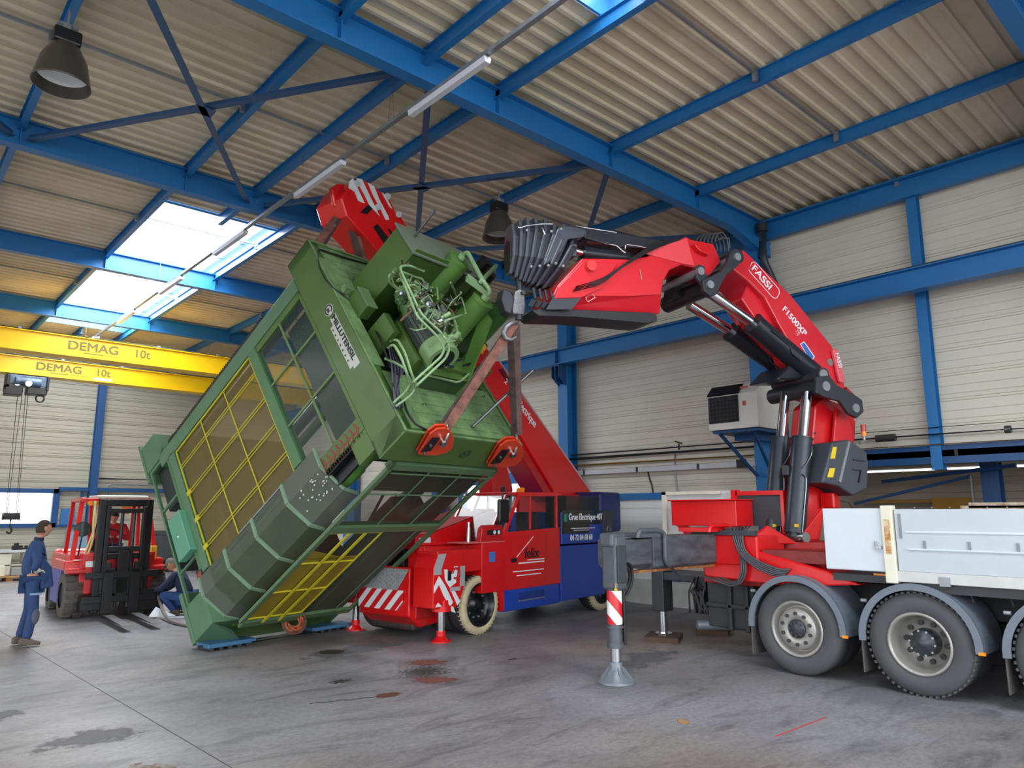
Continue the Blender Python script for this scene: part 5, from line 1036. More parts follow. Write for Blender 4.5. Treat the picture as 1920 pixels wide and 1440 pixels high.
# lower blue skirt, door, cab
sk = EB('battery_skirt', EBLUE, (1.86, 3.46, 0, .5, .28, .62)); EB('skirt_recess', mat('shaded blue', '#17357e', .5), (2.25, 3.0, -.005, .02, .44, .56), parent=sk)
EB('skirt_step', GALV, (2.25, 3.0, -.012, .0, .41, .435), parent=sk)
b = MB(); b.prism([(1.83, 0, .62), (3.5, 0, .62), (3.5, 0, 1.62), (1.86, 0, 1.56), (1.83, 0, 1.5)], (0, .06, 0)); door = b.build('cab_door', ER, ec, .01)
EB('door_seam', DRED, (3.05, 3.06, -.004, .0, .66, 1.55), parent=door)
b = MB()
b.bar((1.86, .03, 1.5), (2.28, .03, 2.2), .07, .07, up=(0, 1, 0)).bar((2.26, .03, 2.2), (3.45, .03, 2.22), .07, .07).bar((2.62, .03, 1.6), (2.62, .03, 2.2), .04, .04, up=(1, 0, 0)).bar((3.42, .03, 1.6), (3.42, .03, 2.22), .05, .05, up=(1, 0, 0))
b.bar((1.86, .92, 1.5), (2.28, .92, 2.2), .06, .06, up=(0, 1, 0)).bar((2.26, .92, 2.2), (3.45, .92, 2.22), .06, .06).bar((3.42, .92, 1.5), (3.42, .92, 2.2), .05, .05, up=(1, 0, 0)).bar((2.28, 0, 2.2), (2.28, .95, 2.2), .05, .05)
b.box(2.2, 3.6, .03, .95, 2.2, 2.24); b.build('cab_frame', ER, ec, .008)
EB('cab_floor', BLACK, (1.4, 3.45, .08, .95, .62, 1.1)); EB('dashboard', BLACK, (1.75, 2.1, .12, .9, 1.1, 1.5))
EB('driver_seat', mat('cab seat black', '#24262c', .7), (2.7, 3.2, .25, .75, 1.1, 1.35), (3.1, 3.25, .25, .75, 1.3, 1.9), bevel=.04)
MB().tube(arc((2.4, .5, 1.58), .18, 0, 2*PI, 20, (.5, 0, .85), (0, 1, 0)), .015, 6).build('steering_wheel', BLACK, ec)
MB().prism([(1.50, .06, 1.5), (1.86, .03, 1.5), (1.86, .03, 1.5), (2.27, .03, 2.17), (1.98, .06, 2.17)], (0, .003, 0)).add([(1.48, .06, 1.45), (1.48, .95, 1.45), (1.95, .95, 2.18), (1.95, .06, 2.18)], [(0, 1, 2, 3)]).build('windscreen', GLASS, ec)
MB().box(2.3, 3.4, .03, .035, 1.6, 2.18).build('side_window', screen('clear cab glass', '#30383c', .18, .08), ec)
b = MB(); b.bar((1.48, .04, 1.45), (1.96, .04, 2.2), .035, .035, up=(0, 1, 0)).bar((1.48, .96, 1.45), (1.96, .96, 2.2), .04, .04, up=(0, 1, 0)).bar((1.96, .04, 2.2), (1.96, .96, 2.2), .035, .035).bar((1.96, .04, 2.2), (2.28, .04, 2.2), .03, .03); b.build('screen_frame', ERD, ec)
p = el(946, 958, -.25); MB().box(p.x-.15, p.x+.12, p.y-.02, p.y+.05, p.z-.19, p.z+.19).build('mirror', BLACK, ec, .05, seg=4); MB().tube(bend([(p.x, p.y+.04, p.z+.1), (p.x, p.y+.04, p.z+.27), (1.98, .03, p.z+.3)], .05), .015, 6).build('mirror_arm', BLACK, ec)
EB('wiper', BLACK, (2.2, 2.26, .3, .36, 2.24, 2.34)); EB('beacon', AMBER, (2.85, 2.97, .4, .52, 2.24, 2.34), bevel=.02)
EB('rear_pillar', BLACK, (3.47, 3.75, .02, .3, 1.62, 2.2))
EB('rear_window', GLASS, (3.75, 4.9, .02, .03, 1.9, 2.2), bevel=0)
# blue rear body
bb = EB('battery_cabinet', EBLUE, (3.52, 5.05, 0, 2.0, .30, 1.28), (3.55, 5.05, -.0, 2.0, 1.31, 1.9))
EB('glass_panel', mat('black glass panel', '#10181c', .12, coat=.6), (3.56, 4.95, -.012, .0, 1.66, 1.93), (3.56, 4.5, -.01, .0, 1.5, 1.66), parent=bb, bevel=0)
EB('rear_sign', mat('dark grey sign', '#3a3d42', .5), (4.98, 5.35, -.04, .0, 1.4, 1.92))
MB().tube(arc((5.17, -.045, 1.55), .08, 0, 2*PI, 20, (1, 0, 0), (0, 0, 1)), .007, 5).tube(arc((5.17, -.045, 1.55), .05, 0, 2*PI, 16, (1, 0, 0), (0, 0, 1)), .007, 5).build('ring_logo', GALV, ec)
def etext(body, x, z, size, m=LETW, sx=1.0, bold=.012, y=-.015, par=None): return text('lettering', body, (x, y, z), (1, 0, 0), (0, 0, 1), size, m, par or ec, bold, sx)
etext('Grue Electrique 40T', 3.78, 1.75, .17, sx=.86, bold=.02); etext('04 72 04 68 68', 3.82, 1.37, .15, sx=.85, bold=.02); EB('small_print', LETW, (3.85, 4.7, -.013, -.004, 1.585, 1.60), (3.95, 4.5, -.013, -.004, 1.55, 1.562), parent=bb, bevel=0)
EB('green_mark', mat('teal sticker', '#2f8f7c', .4), (3.62, 3.72, -.016, -.01, 1.72, 1.86), parent=bb, bevel=0)
etext('felix', 2.42, 1.12, .24, mat('dark maroon lettering', '#3a1218', .5), sx=1.05, bold=.02, y=-.006, par=door)
EB('small_print', LETW, (2.5, 3.0, -.006, -.001, 1.075, 1.09), (2.25, 3.0, -.006, -.001, 1.03, 1.05), (2.1, 2.98, -.006, -.001, .90, .915), (2.2, 2.9, -.006, -.001, .83, .845), parent=door, bevel=0)
b = MB()
for k in range(6): b.bar((2.2+.06*k, -.006, 1.15+.04*k), (2.42+.05*k, -.006, 1.3+.035*k), .008, .012, up=(0, 1, 0))
b.build('logo_streak', LETW, door); EB('logo_animal', BLACK, (2.05, 2.2, -.007, -.001, 1.06, 1.13), parent=door, bevel=.01)
EB('rear_tower', ER, (4.3, 5.4, .5, 1.6, 1.3, 2.25), (5.3, 5.8, .6, 1.5, 1.9, 2.3))
cw = EB('counterweight', NAVY, (4.95, 5.75, -.02, 2.1, 1.5, 2.3), bevel=.06); EB('counterweight', NAVY, (5.0, 5.75, -.02, 2.1, 1.12, 1.47), bevel=.06); EB('counterweight', NAVY, (5.2, 5.72, .1, 2.0, .6, 1.1), bevel=.05)
# front body
EB('front_shoulder', ER, (1.30, 1.86, 0, .5, .62, 1.42), (.3, 1.86, .02, .45, 1.24, 1.32))
EB('front_shoulder', ER, (.32, 1.3, .02, .4, .98, 1.26))
b = MB(); b.prism([(1.25, .0, 1.42), (1.30, .0, 1.64), (1.38, .0, 1.69), (1.80, .0, 1.69), (1.84, .0, 1.62), (1.84, .0, 1.42)], (0, .10, 0)); lp = b.build('lamp_plate', ERD, ec, .01)
EB('lamp_slot', BLACK, (1.42, 1.76, -.006, .0, 1.53, 1.61), parent=lp, bevel=.01); MB().cyl((1.60, -.008, 1.57), (1.60, -.012, 1.57), .032).cyl((1.71, -.008, 1.57), (1.71, -.012, 1.57), .032).build('front_lamp', WHITE, lp)
EB('ledge', mat('pinkish scuffed ledge', '#c86a66', .5), (.9, 1.86, -.02, .4, 1.41, 1.425), bevel=0)
MB().cyl((1.08, .1, 1.42), (1.08, .1, 1.66), .035).cyl((1.08, .1, 1.66), (1.08, .1, 1.74), .022).build('level_pin', CHROME, ec)
EB('blue_sticker', mat('pale blue sticker', '#3a78c8', .4), (1.48, 1.62, -.004, .0, 1.1, 1.26), bevel=0)
# wheel arch wing
b = MB(); b.prism([(1.72, .0, .62), (1.86, .0, .62), (1.86, .0, .3), (1.80, .0, .3), (1.78, .0, .5)], (0, .3, 0)); b.build('wing', ER, ec)
# outrigger housing with chevrons
HS = stripes('housing chevrons', '#cc1a20', '#dfe2e4', 3.4, (1.0, .0, .8), .35)
b = MB(); b.prism([(.18, -.02, .5), (.18, -.02, 1.08), (.28, -.02, 1.29), (.75, -.02, 1.29), (.86, -.02, 1.0), (.88, -.02, .82), (.78, -.02, .6), (.66, -.02, .46)], (0, .42, 0)); hs = b.build('outrigger_housing', ER, ec, .01)
b = MB(); b.prism([(.19, -.028, .98), (.19, -.028, 1.08), (.28, -.028, 1.28), (.44, -.028, 1.28), (.34, -.028, 1.06), (.34, -.028, .98)], (0, .008, 0)); b.build('reflective_patch', mat('silver reflector', '#b4babd', .3, .3), hs)
def chev(b, pts, y=-.03): b.prism([(x, y, z) for x, z in pts], (0, .008, 0))
b = MB(); chev(b, [(.19, .72), (.19, .82), (.29, .96), (.42, .82), (.60, .56), (.54, .50), (.40, .66), (.29, .84)]); chev(b, [(.22, .52), (.28, .58), (.36, .52)]); chev(b, [(.40, 1.05), (.46, 1.05), (.52, .92), (.62, 1.08), (.70, 1.08), (.66, .84), (.52, .78), (.42, .90)]); chev(b, [(.55, .74), (.62, .74), (.76, .56), (.70, .50)]); chev(b, [(.52, .50), (.60, .50), (.66, .40), (.58, .42)]); b.build('chevron', mat('white reflector', '#dfe2e4', .35), hs)
MB().tube(arc((.64, -.04, .98), .075, R(-120), R(180), 14, (1, 0, 0), (0, 0, 1)), .02, 6).build('tow_hook', ERD, hs); MB().box(.47, .55, -.04, -.02, .88, 1.02).build('side_lamp', BLACK, hs, .01)
EB('reflective_patch', mat('silver reflector', '#b4babd'), (.76, .86, -.03, -.02, .78, 1.08), (.54, .76, -.032, -.02, .72, .78), parent=hs, bevel=0)
def eleg(x, y):
    l = MB().cyl((x, y, .12), (x, y, .5), .06, n=20).build('outrigger_leg', CHROME, ec)
    MB().cyl((x, y, .44), (x, y, .52), .15, n=24).cyl((x, y, .52), (x, y, .60), .11, n=24).cyl((x, y, .08), (x, y, .16), .07, n=20).cyl((x, y, 0), (x, y, .02), .155, n=28).cyl((x, y, .02), (x, y, .08), .12, .06, n=24).build('leg_flange', RED, l)
eleg(.45, .07); eleg(.40, 1.95)
EB('outrigger_housing', ER, (.2, .8, 1.75, 2.1, .6, 1.2)); b = MB(); chev(b, [(.2, .64), (.3, .8), (.42, .64), (.36, .6), (.3, .7), (.24, .6)], 1.74); b.build('chevron', mat('white reflector', '#dfe2e4'), ec)
# low nose between the outriggers
b = MB(); b.prism([(.2, .50, .34), (.2, .50, 1.06), (.5, .50, 1.06), (.95, .50, 1.0), (.95, .5, .2), (.45, .50, .16)], (0, 1.12, 0)); nose = b.build('nose', ER, ec, .02)
b = MB(); b.prism([(.165, .62, .72), (.165, 1.62, .72), (.165, 1.62, .42), (.165, .75, .42), (.165, .62, .55)], (.02, 0, 0)); b.build('striped_board', stripes('board stripes', '#cc1a20', '#dfe2e4', 4.2, (0, 1.0, 1.0), .35), nose)
b = MB(); b.prism([(.165, .5, 1.04), (.165, 1.6, 1.04), (.165, 1.6, .72), (.165, .75, .72)], (.02, 0, 0)); b.build('reflective_patch', mat('mottled silver reflector', '#b8bcbe', .4, .2, .5, 25), nose)
EB('winch_drum', BLACK, (.3, .6, .75, 1.35, 1.06, 1.32)); EB('front_deck', ER, (.4, 1.9, .4, 1.75, .9, 1.36), (.35, .6, .45, .7, 1.0, 1.36), (.35, 1.9, .45, 1.7, 1.33, 1.37))
b = MB(); b.prism([(.35, .55, 1.37), (.35, .55, 1.55), (.75, .55, 1.58), (2.3, .55, 1.95), (2.4, .55, 1.37)], (0, .95, 0)); dk = b.build('front_hood', ER, ec, .02)
MB().prism([(.75, .57, 1.585), (2.28, .57, 1.955), (2.28, 1.48, 1.955), (.75, 1.48, 1.585)], (0, 0, .006)).build('hood_pad', mat('dull red pad', '#b0484c', .6), dk)
EB('white_marking', WHITE, (.42, .68, .54, .552, 1.42, 1.5), parent=dk, bevel=.02)
EB('front_drum', mat('dark roller', '#3a302e', .7), (.4, .7, .6, 1.6, .1, .3), bevel=.05)
# wheels
CRT = mat('cream tyre', '#cdbf9c', .7, 0, .2, 6)
def ewheel(x, y, out=-1):
    c = (x, y, .45); ax = (0, out, 0)
    w = MB().lathe([(.30, -.26), (.42, -.26), (.448, -.2), (.45, 0), (.43, .06)], c, ax, 40).build('wheel', RUBBER, ec)
    MB().lathe([(.448, .0), (.445, .05), (.42, .075), (.345, .08), (.335, .06)], c, ax, 40).build('tyre_wall', CRT, w)
    b = MB()
    for k in range(40): a = 2*PI*k/40; q = Vector((x+math.cos(a)*.44, y, .45+math.sin(a)*.44)); b.bar(q+Vector((0, -out*.03, 0)), q+Vector((0, out*.06, 0)), .018, .026, up=(math.cos(a), 0, math.sin(a)))
    b.build('tyre_lug', CRT, w)
    MB().lathe([(.34, .06), (.33, .085), (.31, .08), (.295, .0), (.26, -.05), (.1, -.06), (.09, -.0), (.001, .0)], c, ax, 36).build('hub', mat('black wheel disc', '#12151c', .3), w)
    b = MB()
    for k in range(10): a = 2*PI*k/10; b.cyl((x+math.cos(a)*.2, y+out*-.045, .45+math.sin(a)*.2), (x+math.cos(a)*.2, y+out*-.02, .45+math.sin(a)*.2), .018, n=8)
    b.build('wheel_nut', GALV, w)
ewheel(1.31, .10); ewheel(5.0, .10); ewheel(1.31, 1.95, 1); ewheel(5.0, 1.95, 1)
MB().cyl((1.31, .38, .42), (1.31, .85, .42), .42, n=32).cyl((.75, 1.2, .42), (.75, 1.75, .42), .40, n=32).build('inner_roller', RUBBER, ec)
# boom
BR = mat('electric boom red', '#dd0f16', .3, 0, .06, 1, coat=.5); yb0, yb1 = .62, 1.18
def bpart(name, m, px, y0, y1, bevel=.015, parent=ec):
    b = MB(); b.prism([el(x, y, y0) for x, y in px], (0, y1-y0, 0)); return b.build(name, m, parent, bevel)
bm = bpart('main_boom', BR, [(886, 663), (908, 672), (935, 678), (974, 736), (1105, 918), (1118, 935), (1100, 968), (1045, 940), (1037, 918), (981, 826), (954, 785), (913, 712)], yb0, yb1)
bpart('boom_underside', ERD, [(985, 832), (1037, 918), (1045, 945), (1020, 925), (975, 850)], yb0+.05, yb1)
bpart('boom_edge', mat('pale boom edge', '#c9a0a0', .4), [(935, 677), (937, 676), (1107, 918), (1104, 918)], yb0-.01, yb0+.02, 0)
a, b_ = el(969, 757, yb0-.008), el(1010, 812, yb0-.008); text('lettering', 'Electrique', a, b_-a, el(975, 746, yb0)-el(966, 752, yb0), .215, LETW, ec, .02, .80)
a, b_ = el(945, 716, yb0-.008), el(956, 732, yb0-.008); text('lettering', '2', a, b_-a, el(955, 708, yb0)-el(945, 716, yb0), .16, LETW, ec, .02, 1)
bpart('boom_logo', mat('maroon logo', '#5a1420', .4), [(935, 693), (943, 690), (958, 716), (950, 716)], yb0-.008, yb0, 0)
bpart('lift_ram_housing', ERD, [(920, 880), (950, 870), (962, 918), (958, 935), (925, 925)], .95, 1.3)
MB().cyl(el(905, 651, yb0-.06), el(905, 651, yb0-.16), .07, n=24).build('camera_housing', mat('signal yellow', '#f0b418', .4), ec); q = el(905, 651, yb0-.16); MB().box(q.x-.16, q.x+.04, q.y+.0, q.y+.12, q.z-.12, q.z+.08).build('camera_housing', mat('signal yellow', '#f0b418', .4), ec, .02)
MB().cyl(el(908, 649, yb0-.17), el(908, 649, yb0-.175), .06, n=24).build('lens_ring', BLACK, ec); MB().cyl(el(908, 649, yb0-.176), el(908, 649, yb0-.18), .025, n=16).build('lens', WHITE, ec)
# hydraulic jib rising behind the press
bpart('jib', BR, [(890, 690), (925, 672), (888, 608), (800, 470), (768, 432), (748, 400), (700, 440), (735, 490), (800, 575), (850, 650)], yb0+.05, yb1-.05)
hd = bpart('jib_head', BR, [(668, 336), (684, 338), (706, 352), (732, 376), (748, 410), (764, 440), (760, 480), (735, 500), (668, 425), (650, 405), (640, 372), (655, 345)], yb0-.03, yb1+.03, .02)
HSX = [[(655, 340), (662, 334), (680, 372), (684, 381), (680, 380), (672, 376), (666, 360), (654, 352)], [(669, 334), (679, 336), (694, 368), (712, 405), (706, 398), (694, 386), (684, 366), (676, 352)], [(690, 342), (702, 350), (712, 375), (728, 405), (730, 412), (724, 412), (714, 392), (700, 366)], [(716, 360), (724, 368), (736, 392), (731, 388)]]
b = MB()
for s in HSX: b.prism([el(x, y, yb0-.045) for x, y in s], (0, .012, 0))
b.build('white_stripe', mat('white reflector', '#dfe2e4'), hd)
b = MB()
for s in ([(700, 425), (708, 420), (740, 460), (738, 475), (728, 468)], [(727, 428), (732, 430), (742, 448), (738, 450)], [(676, 398), (690, 384), (700, 390), (688, 402)]): b.prism([el(x, y, yb0-.04) for x, y in s], (0, .008, 0))
b.build('dark_slot', BLACK, hd)
b = MB()
for x, y in ((670, 344), (709, 388), (727, 368), (748, 402)): b.cyl(el(x, y, yb0-.07), el(x, y, yb0-.03), .05, n=16)
b.build('head_pin', GALV, hd)
lug = bpart('sling_lug', ER, [(622, 352), (634, 344), (648, 346), (662, 358), (660, 395), (642, 402), (628, 385)], .75, .83, .02); bpart('sling_lug', ER, [(622, 352), (634, 344), (648, 346), (662, 358), (660, 395), (642, 402), (628, 385)], .98, 1.06, .02)
MB().cyl(el(645, 388, .7), el(645, 388, 1.1), .035).build('sling_pin', STEEL, ec)
ep = EI.inverted()
sp = ep @ el(646, 390, .9); tl = mw(4.75, 3.28, .2); tr = mw(4.75, 3.28, 1.25)
t = thing('lifting_sling', 'brown webbing sling from the striped boom head to the near top corner of the press', 'sling', sp)
MB().bar((0, 0, 0), tl-sp, .13, .02, up=CF).bar(tl-sp, mw(4.72, 3.0, .2)-sp, .12, .02, up=CF).build('webbing', WEB, t); MB().bar((.02, -.03, 0), tl-sp+Vector((.09, -.03, 0)), .06, .014, up=CF).build('webbing', WEBD, t)
t = thing('lifting_sling', 'doubled brown sling from the striped boom head to behind the oil tank', 'sling', sp)
MB().bar((.04, .0, .05), tr-sp, .11, .02, up=CF).build('webbing', WEB, t); MB().bar((-.01, -.04, 0), tr-sp+Vector((-.1, -.02, 0)), .10, .02, up=CF).build('webbing', WEBD, t)
# ================= FORKLIFT =================
fk = thing('forklift', 'red and violet forklift with black mast, driven by a man in red', 'forklift', (3.80, 15.55, 0), -0.03)
def FB(name, m, *boxes, parent=None, bevel=.01):
    b = MB()
    for q in boxes: b.box(*q)
    return b.build(name, m, parent or fk, bevel)
FR = mat('forklift red', '#c81e20', .3, 0, .1, 2, coat=.4); VIO = mat('violet blue panel', '#5a5aa0', .45, 0, .1, 3); MBK = mat('mast black', '#141416', .45, .1, .2, 5)
FB('mast', MBK, (-.45, -.34, -.62, -.45, .12, 2.13), (.34, .45, -.62, -.45, .12, 2.13), (-.45, .45, -.60, -.47, 2.0, 2.13), (-.45, .45, -.52, -.45, 1.05, 1.15), (-.45, .45, -.52, -.45, .3, .5))
FB('inner_mast', MBK, (-.34, -.27, -.68, -.55, .1, 2.0), (.27, .34, -.68, -.55, .1, 2.0), (-.3, .3, -.66, -.6, 1.18, 1.28), (-.3, .3, -.66, -.6, 1.88, 1.96))
MB().cyl((-.06, -.58, .2), (-.06, -.58, 1.9), .03).cyl((.14, -.58, .2), (.14, -.58, 1.9), .03).build('lift_ram', DARK, fk)
FB('carriage', MBK, (-.60, .60, -.72, -.66, .72, .84), (-.60, .60, -.72, -.66, .30, .42), (-.28, -.2, -.72, -.6, .3, 1.0), (.2, .28, -.72, -.6, .3, 1.0), (-.1, .1, -.7, -.62, .3, 1.2), (-.36, .36, -.7, -.66, .45, .72))
FB('carriage_box', MBK, (-.62, -.3, -.7, -.3, .18, .42), (.3, .72, -.7, -.3, .12, .5))
for x in (-.24, .20):
    b = MB(); b.box(x-.08, x+.08, -.79, -.73, .12, .88); b.prism([(x-.07, -.76, .06), (x-.07, -2.35, .09), (x-.07, -2.4, .095), (x-.07, -.76, .12)], (.14, 0, 0))
    b.box(x-.1, x+.1, -.79, -.73, .82, .9); f_ = b.build('fork', MBK, fk, .006)
    MB().prism([(x-.072, -1.0, .121), (x-.072, -2.4, .097), (x+.072, -2.4, .097), (x+.072, -1.0, .121)], (0, 0, .003)).build('worn_fork_top', mat('worn fork steel', '#8d8f92', .4, .6, .3, 8), f_)
FB('chassis', FR, (-.62, .62, -.3, 1.9, .35, 1.02), (-.72, .72, .25, 1.85, .82, 1.10)); FB('front_panel', FR, (-.55, .55, -.42, -.3, .45, 1.12), (-.6, -.3, -.4, 0, .95, 1.15), (.3, .6, -.4, 0, .95, 1.15))
FB('side_panel', VIO, (-.80, -.6, .42, 1.35, .22, .84), (.6, .8, .42, 1.35, .22, .84)); FB('fender', FR, (-.84, -.5, -.1, 1.0, .84, 1.02), (.5, .84, -.1, 1.0, .84, 1.02), (-.84, -.5, -.42, -.08, .80, .9), (.5, .84, -.42, -.08, .8, .9), bevel=.03)
FB('counterweight', FR, (-.7, .7, 1.75, 2.35, .3, 1.15), bevel=.1)
FB('red_slot_plate', mat('pale red plate', '#d0443c', .5), (-.38, -.2, -.56, -.53, .9, 1.02), (.2, .34, -.56, -.53, .9, 1.04), (-.33, -.27, -.56, -.53, .66, .74), (.18, .26, -.56, -.53, .66, .74))
b = MB()
for s in (-1, 1):
    b.bar((s*.72, .0, .95), (s*.58, .35, 2.12), .08, .07, up=(0, 1, 0)).bar((s*.58, 1.55, 1.05), (s*.56, 1.35, 2.12), .07, .07, up=(0, 1, 0)).bar((s*.58, .3, 2.14), (s*.56, 1.4, 2.12), .07, .07)
    b.bar((s*.42, .2, 1.1), (s*.42, .38, 2.12), .06, .06, up=(0, 1, 0))
b.bar((-.6, .33, 2.12), (.6, .33, 2.12), .1, .08).bar((-.6, 1.38, 2.12), (.6, 1.38, 2.12), .07, .07)
for k in range(5): b.bar((-.4+k*.2, .33, 2.14), (-.4+k*.2, 1.38, 2.14), .04, .04)
b.build('overhead_guard', FR, fk, .008)
MB().box(-.30, .52, .2, 1.35, 2.17, 2.22).box(-.36, .55, .18, .24, 2.15, 2.21).build('roof_cover', mat('dirty white cover', '#c9c4b4', .7, 0, .2, 8), fk, .02)
MB().cyl((-.46, .22, 2.06), (-.46, .26, 2.06), .045).cyl((-.33, .22, 2.06), (-.33, .26, 2.06), .045).build('indicator_lamp', AMBER, fk)
MB().cyl((.13, .1, 1.86), (.13, .1, 1.96), .07).box(.05, .22, .05, .15, 1.96, 2.0).build('beacon', mat('orange beacon', '#e8701a', .3), fk)
FB('driver_seat', BLACK, (-.25, .25, .75, 1.2, 1.0, 1.15), (-.25, .25, 1.15, 1.28, 1.1, 1.7), bevel=.05)
MB().tube(arc((0, .45, 1.42), .17, 0, 2*PI, 18, (1, 0, 0), (0, .5, .85)), .014, 6).cyl((0, .45, 1.42), (0, .2, 1.15), .02).build('steering_wheel', BLACK, fk)
MB().tube(bend([(-.42, .18, 2.1), (-.36, .05, 1.7), (-.46, -.05, 1.35), (-.56, -.1, 1.05)], .2), .02, 6).tube(bend([(-.38, .18, 2.1), (-.42, .05, 1.75), (-.4, -.05, 1.4), (-.5, -.1, 1.05)], .2), .02, 6).build('yellow_strap', mat('faded yellow strap', '#c2b47a', .6), fk)
MB().cyl((-.56, .15, 1.58), (-.56, .18, 1.58), .14, n=24).bar((-.56, .16, 1.45), (-.6, .1, 1.1), .02, .02).build('round_mirror', BLACK, fk); MB().cyl((-.56, .145, 1.58), (-.56, .149, 1.58), .12, n=24).build('mirror_glass', mat('mirror grey green', '#6f7c78', .1, .8), fk)
FB('white_patch', WHITE, (-.70, -.36, -.12, .12, 1.021, 1.03), (-.56, -.44, -.43, -.42, .92, 1.02)); FB('yellow_patch', mat('warning yellow', '#e8c81c'), (.58, .68, -.2, -.1, 1.0, 1.25))
def fwheel(x, y, r, wd):
    w = MB().lathe([(r*.55, -wd/2), (r*.9, -wd/2), (r, -wd*.4), (r, wd*.4), (r*.9, wd/2), (r*.55, wd/2)], (x, y, r), (1, 0, 0), 32).build('wheel', mat('dusty forklift tyre', '#5c5650', .85, 0, .3, 6, bump=.4, bs=30), fk)
    b = MB()
    for k in range(18):
        a = 2*PI*k/18
        for s in (-1, 1): q = Vector((x+s*wd*.26, y+math.cos(a+.17*(s > 0))*r, r+math.sin(a+.17*(s > 0))*r)); b.bar(q-Vector((wd*.2, 0, 0)), q+Vector((wd*.2, 0, 0)), .06, .04, up=(0, math.cos(a), math.sin(a)))
    b.build('tread_lug', mat('dusty forklift tyre', '#5c5650'), w)
    MB().cyl((x-wd*.4, y, r), (x+wd*.4, y, r), r*.56, n=24).build('rim', mat('dark wheel rim', '#2c2c30', .6), w)
fwheel(-.66, .05, .41, .34); fwheel(.70, .05, .41, .34); fwheel(-.66, 1.72, .33, .24); fwheel(.66, 1.72, .33, .24)
# ================= PEOPLE =================
SKIN = mat('skin', '#b98268', .55, 0, .06, 8); NAVC = mat('navy work cloth', '#26406c', .85, 0, .2, 5, bump=.3, bs=14); NAVD = mat('dark navy cloth', '#1f2c48', .85, 0, .2, 5, bump=.3, bs=14)
REDC = mat('red work jacket', '#b81c28', .8, 0, .2, 5, bump=.3, bs=14); DENIM = mat('blue work trousers', '#2a4a80', .85, 0, .2, 6, bump=.3, bs=14); SHOE = mat('dusty brown shoe', '#5e544c', .8, 0, .3, 12); HAIR = mat('short brown hair', '#3c2e26', .9, 0, .3, 60, bump=.5, bs=90)
GLV = mat('pale work glove', '#b4b0a4', .8, 0, .2, 14)
def skinned(name, verts, edges, radii, m, parent, sub=2, extra=None):
    me = bpy.data.meshes.new(name); me.from_pydata(verts, edges, []); me.update(); o = bpy.data.objects.new(name, me); COL.objects.link(o)
    o.modifiers.new('skin', 'SKIN'); sv = me.skin_vertices[0].data
    for i, r in enumerate(radii): sv[i].radius = (r, r) if not isinstance(r, tuple) else r
    sv[0].use_root = True; s = o.modifiers.new('sub', 'SUBSURF'); s.levels = sub; s.render_levels = sub
    dg = bpy.context.evaluated_depsgraph_get(); nm = bpy.data.meshes.new_from_object(o.evaluated_get(dg)); bpy.data.objects.remove(o)
    if extra:                                             # join the head into the same continuous mesh
        b = MB(); b.v = [tuple(v.co) for v in nm.vertices]; b.f = [tuple(p.vertices) for p in nm.polygons]; b.sm = [True]*len(b.f); b.add(extra[0], extra[1], True)
        return b.build(name, m, parent)
    nm.polygons.foreach_set('use_smooth', [True]*len(nm.polygons)); nm.materials.clear(); nm.materials.append(m); r = bpy.data.objects.new(name, nm); COL.objects.link(r); r.parent = parent; return r
def head_mesh(c, fwd, up, s=1.0, n=20, m=16):             # a head with brow, eye hollows, nose, lips, chin and ears
    c = Vector(c); f = Vector(fwd).normalized(); u = (Vector(up)-f*Vector(up).dot(f)).normalized(); l = u.cross(f); vs = []; fs = []
    for j in range(m+1):
        t = PI*j/m
        for k in range(n):
            a = 2*PI*k/n; x = math.sin(t)*math.cos(a); y = math.sin(t)*math.sin(a); z = math.cos(t)
            X, Y, Z = x*.098, y*.078, z*.122
            if z < 0: Y *= 1+.18*z; X *= 1+.05*z
            fr = max(0, x); ay = abs(y)
            if fr > .5:
                X += .026*math.exp(-(y/.13)**2)*math.exp(-((z+.12)/.17)**2)       # nose
                X -= .010*math.exp(-((ay-.36)/.16)**2)*math.exp(-((z-.12)/.12)**2)  # eye hollows
                X += .006*math.exp(-((z-.3)/.1)**2); X += .008*math.exp(-(y/.3)**2)*math.exp(-((z+.48)/.07)**2); X += .010*math.exp(-(y/.3)**2)*math.exp(-((z+.8)/.13)**2)
            if ay > .85 and abs(z) < .35 and abs(x) < .4: Y += math.copysign(.014*math.exp(-(x/.2)**2), y)   # ears
            vs.append(c+(f*X+l*Y+u*Z)*s)
    for j in range(m): fs += [(j*n+k, (j+1)*n+k, (j+1)*n+(k+1) % n, j*n+(k+1) % n) for k in range(n)]
    return vs, fs
def cap_mesh(c, fwd, up, m, parent, name='hair', lo=.05, s=1.07, peak=False):
    c = Vector(c); f = Vector(fwd).normalized(); u = (Vector(up)-f*Vector(up).dot(f)).normalized(); l = u.cross(f); b = MB(); n, mm = 20, 8; vs = []
    for j in range(mm+1):
        for k in range(n):
            a = 2*PI*k/n; ca = math.cos(a); tmax = R(62) if ca > .3 and not peak else (R(88)if peak else R(118)); t = tmax*j/mm
            vs.append(c+(f*(math.sin(t)*ca*.098)+l*(math.sin(t)*math.sin(a)*.080)+u*(math.cos(t)*.124))*s)
    b.add(vs, [(j*n+k, (j+1)*n+k, (j+1)*n+(k+1) % n, j*n+(k+1) % n) for j in range(mm) for k in range(n)], True)
    if peak: b.prism([c+f*.08+l*.06+u*.03, c+f*.17+l*.045+u*.015, c+f*.18+u*.012, c+f*.17-l*.045+u*.015, c+f*.08-l*.06+u*.03], u*.012)
    return b.build(name, m, parent)
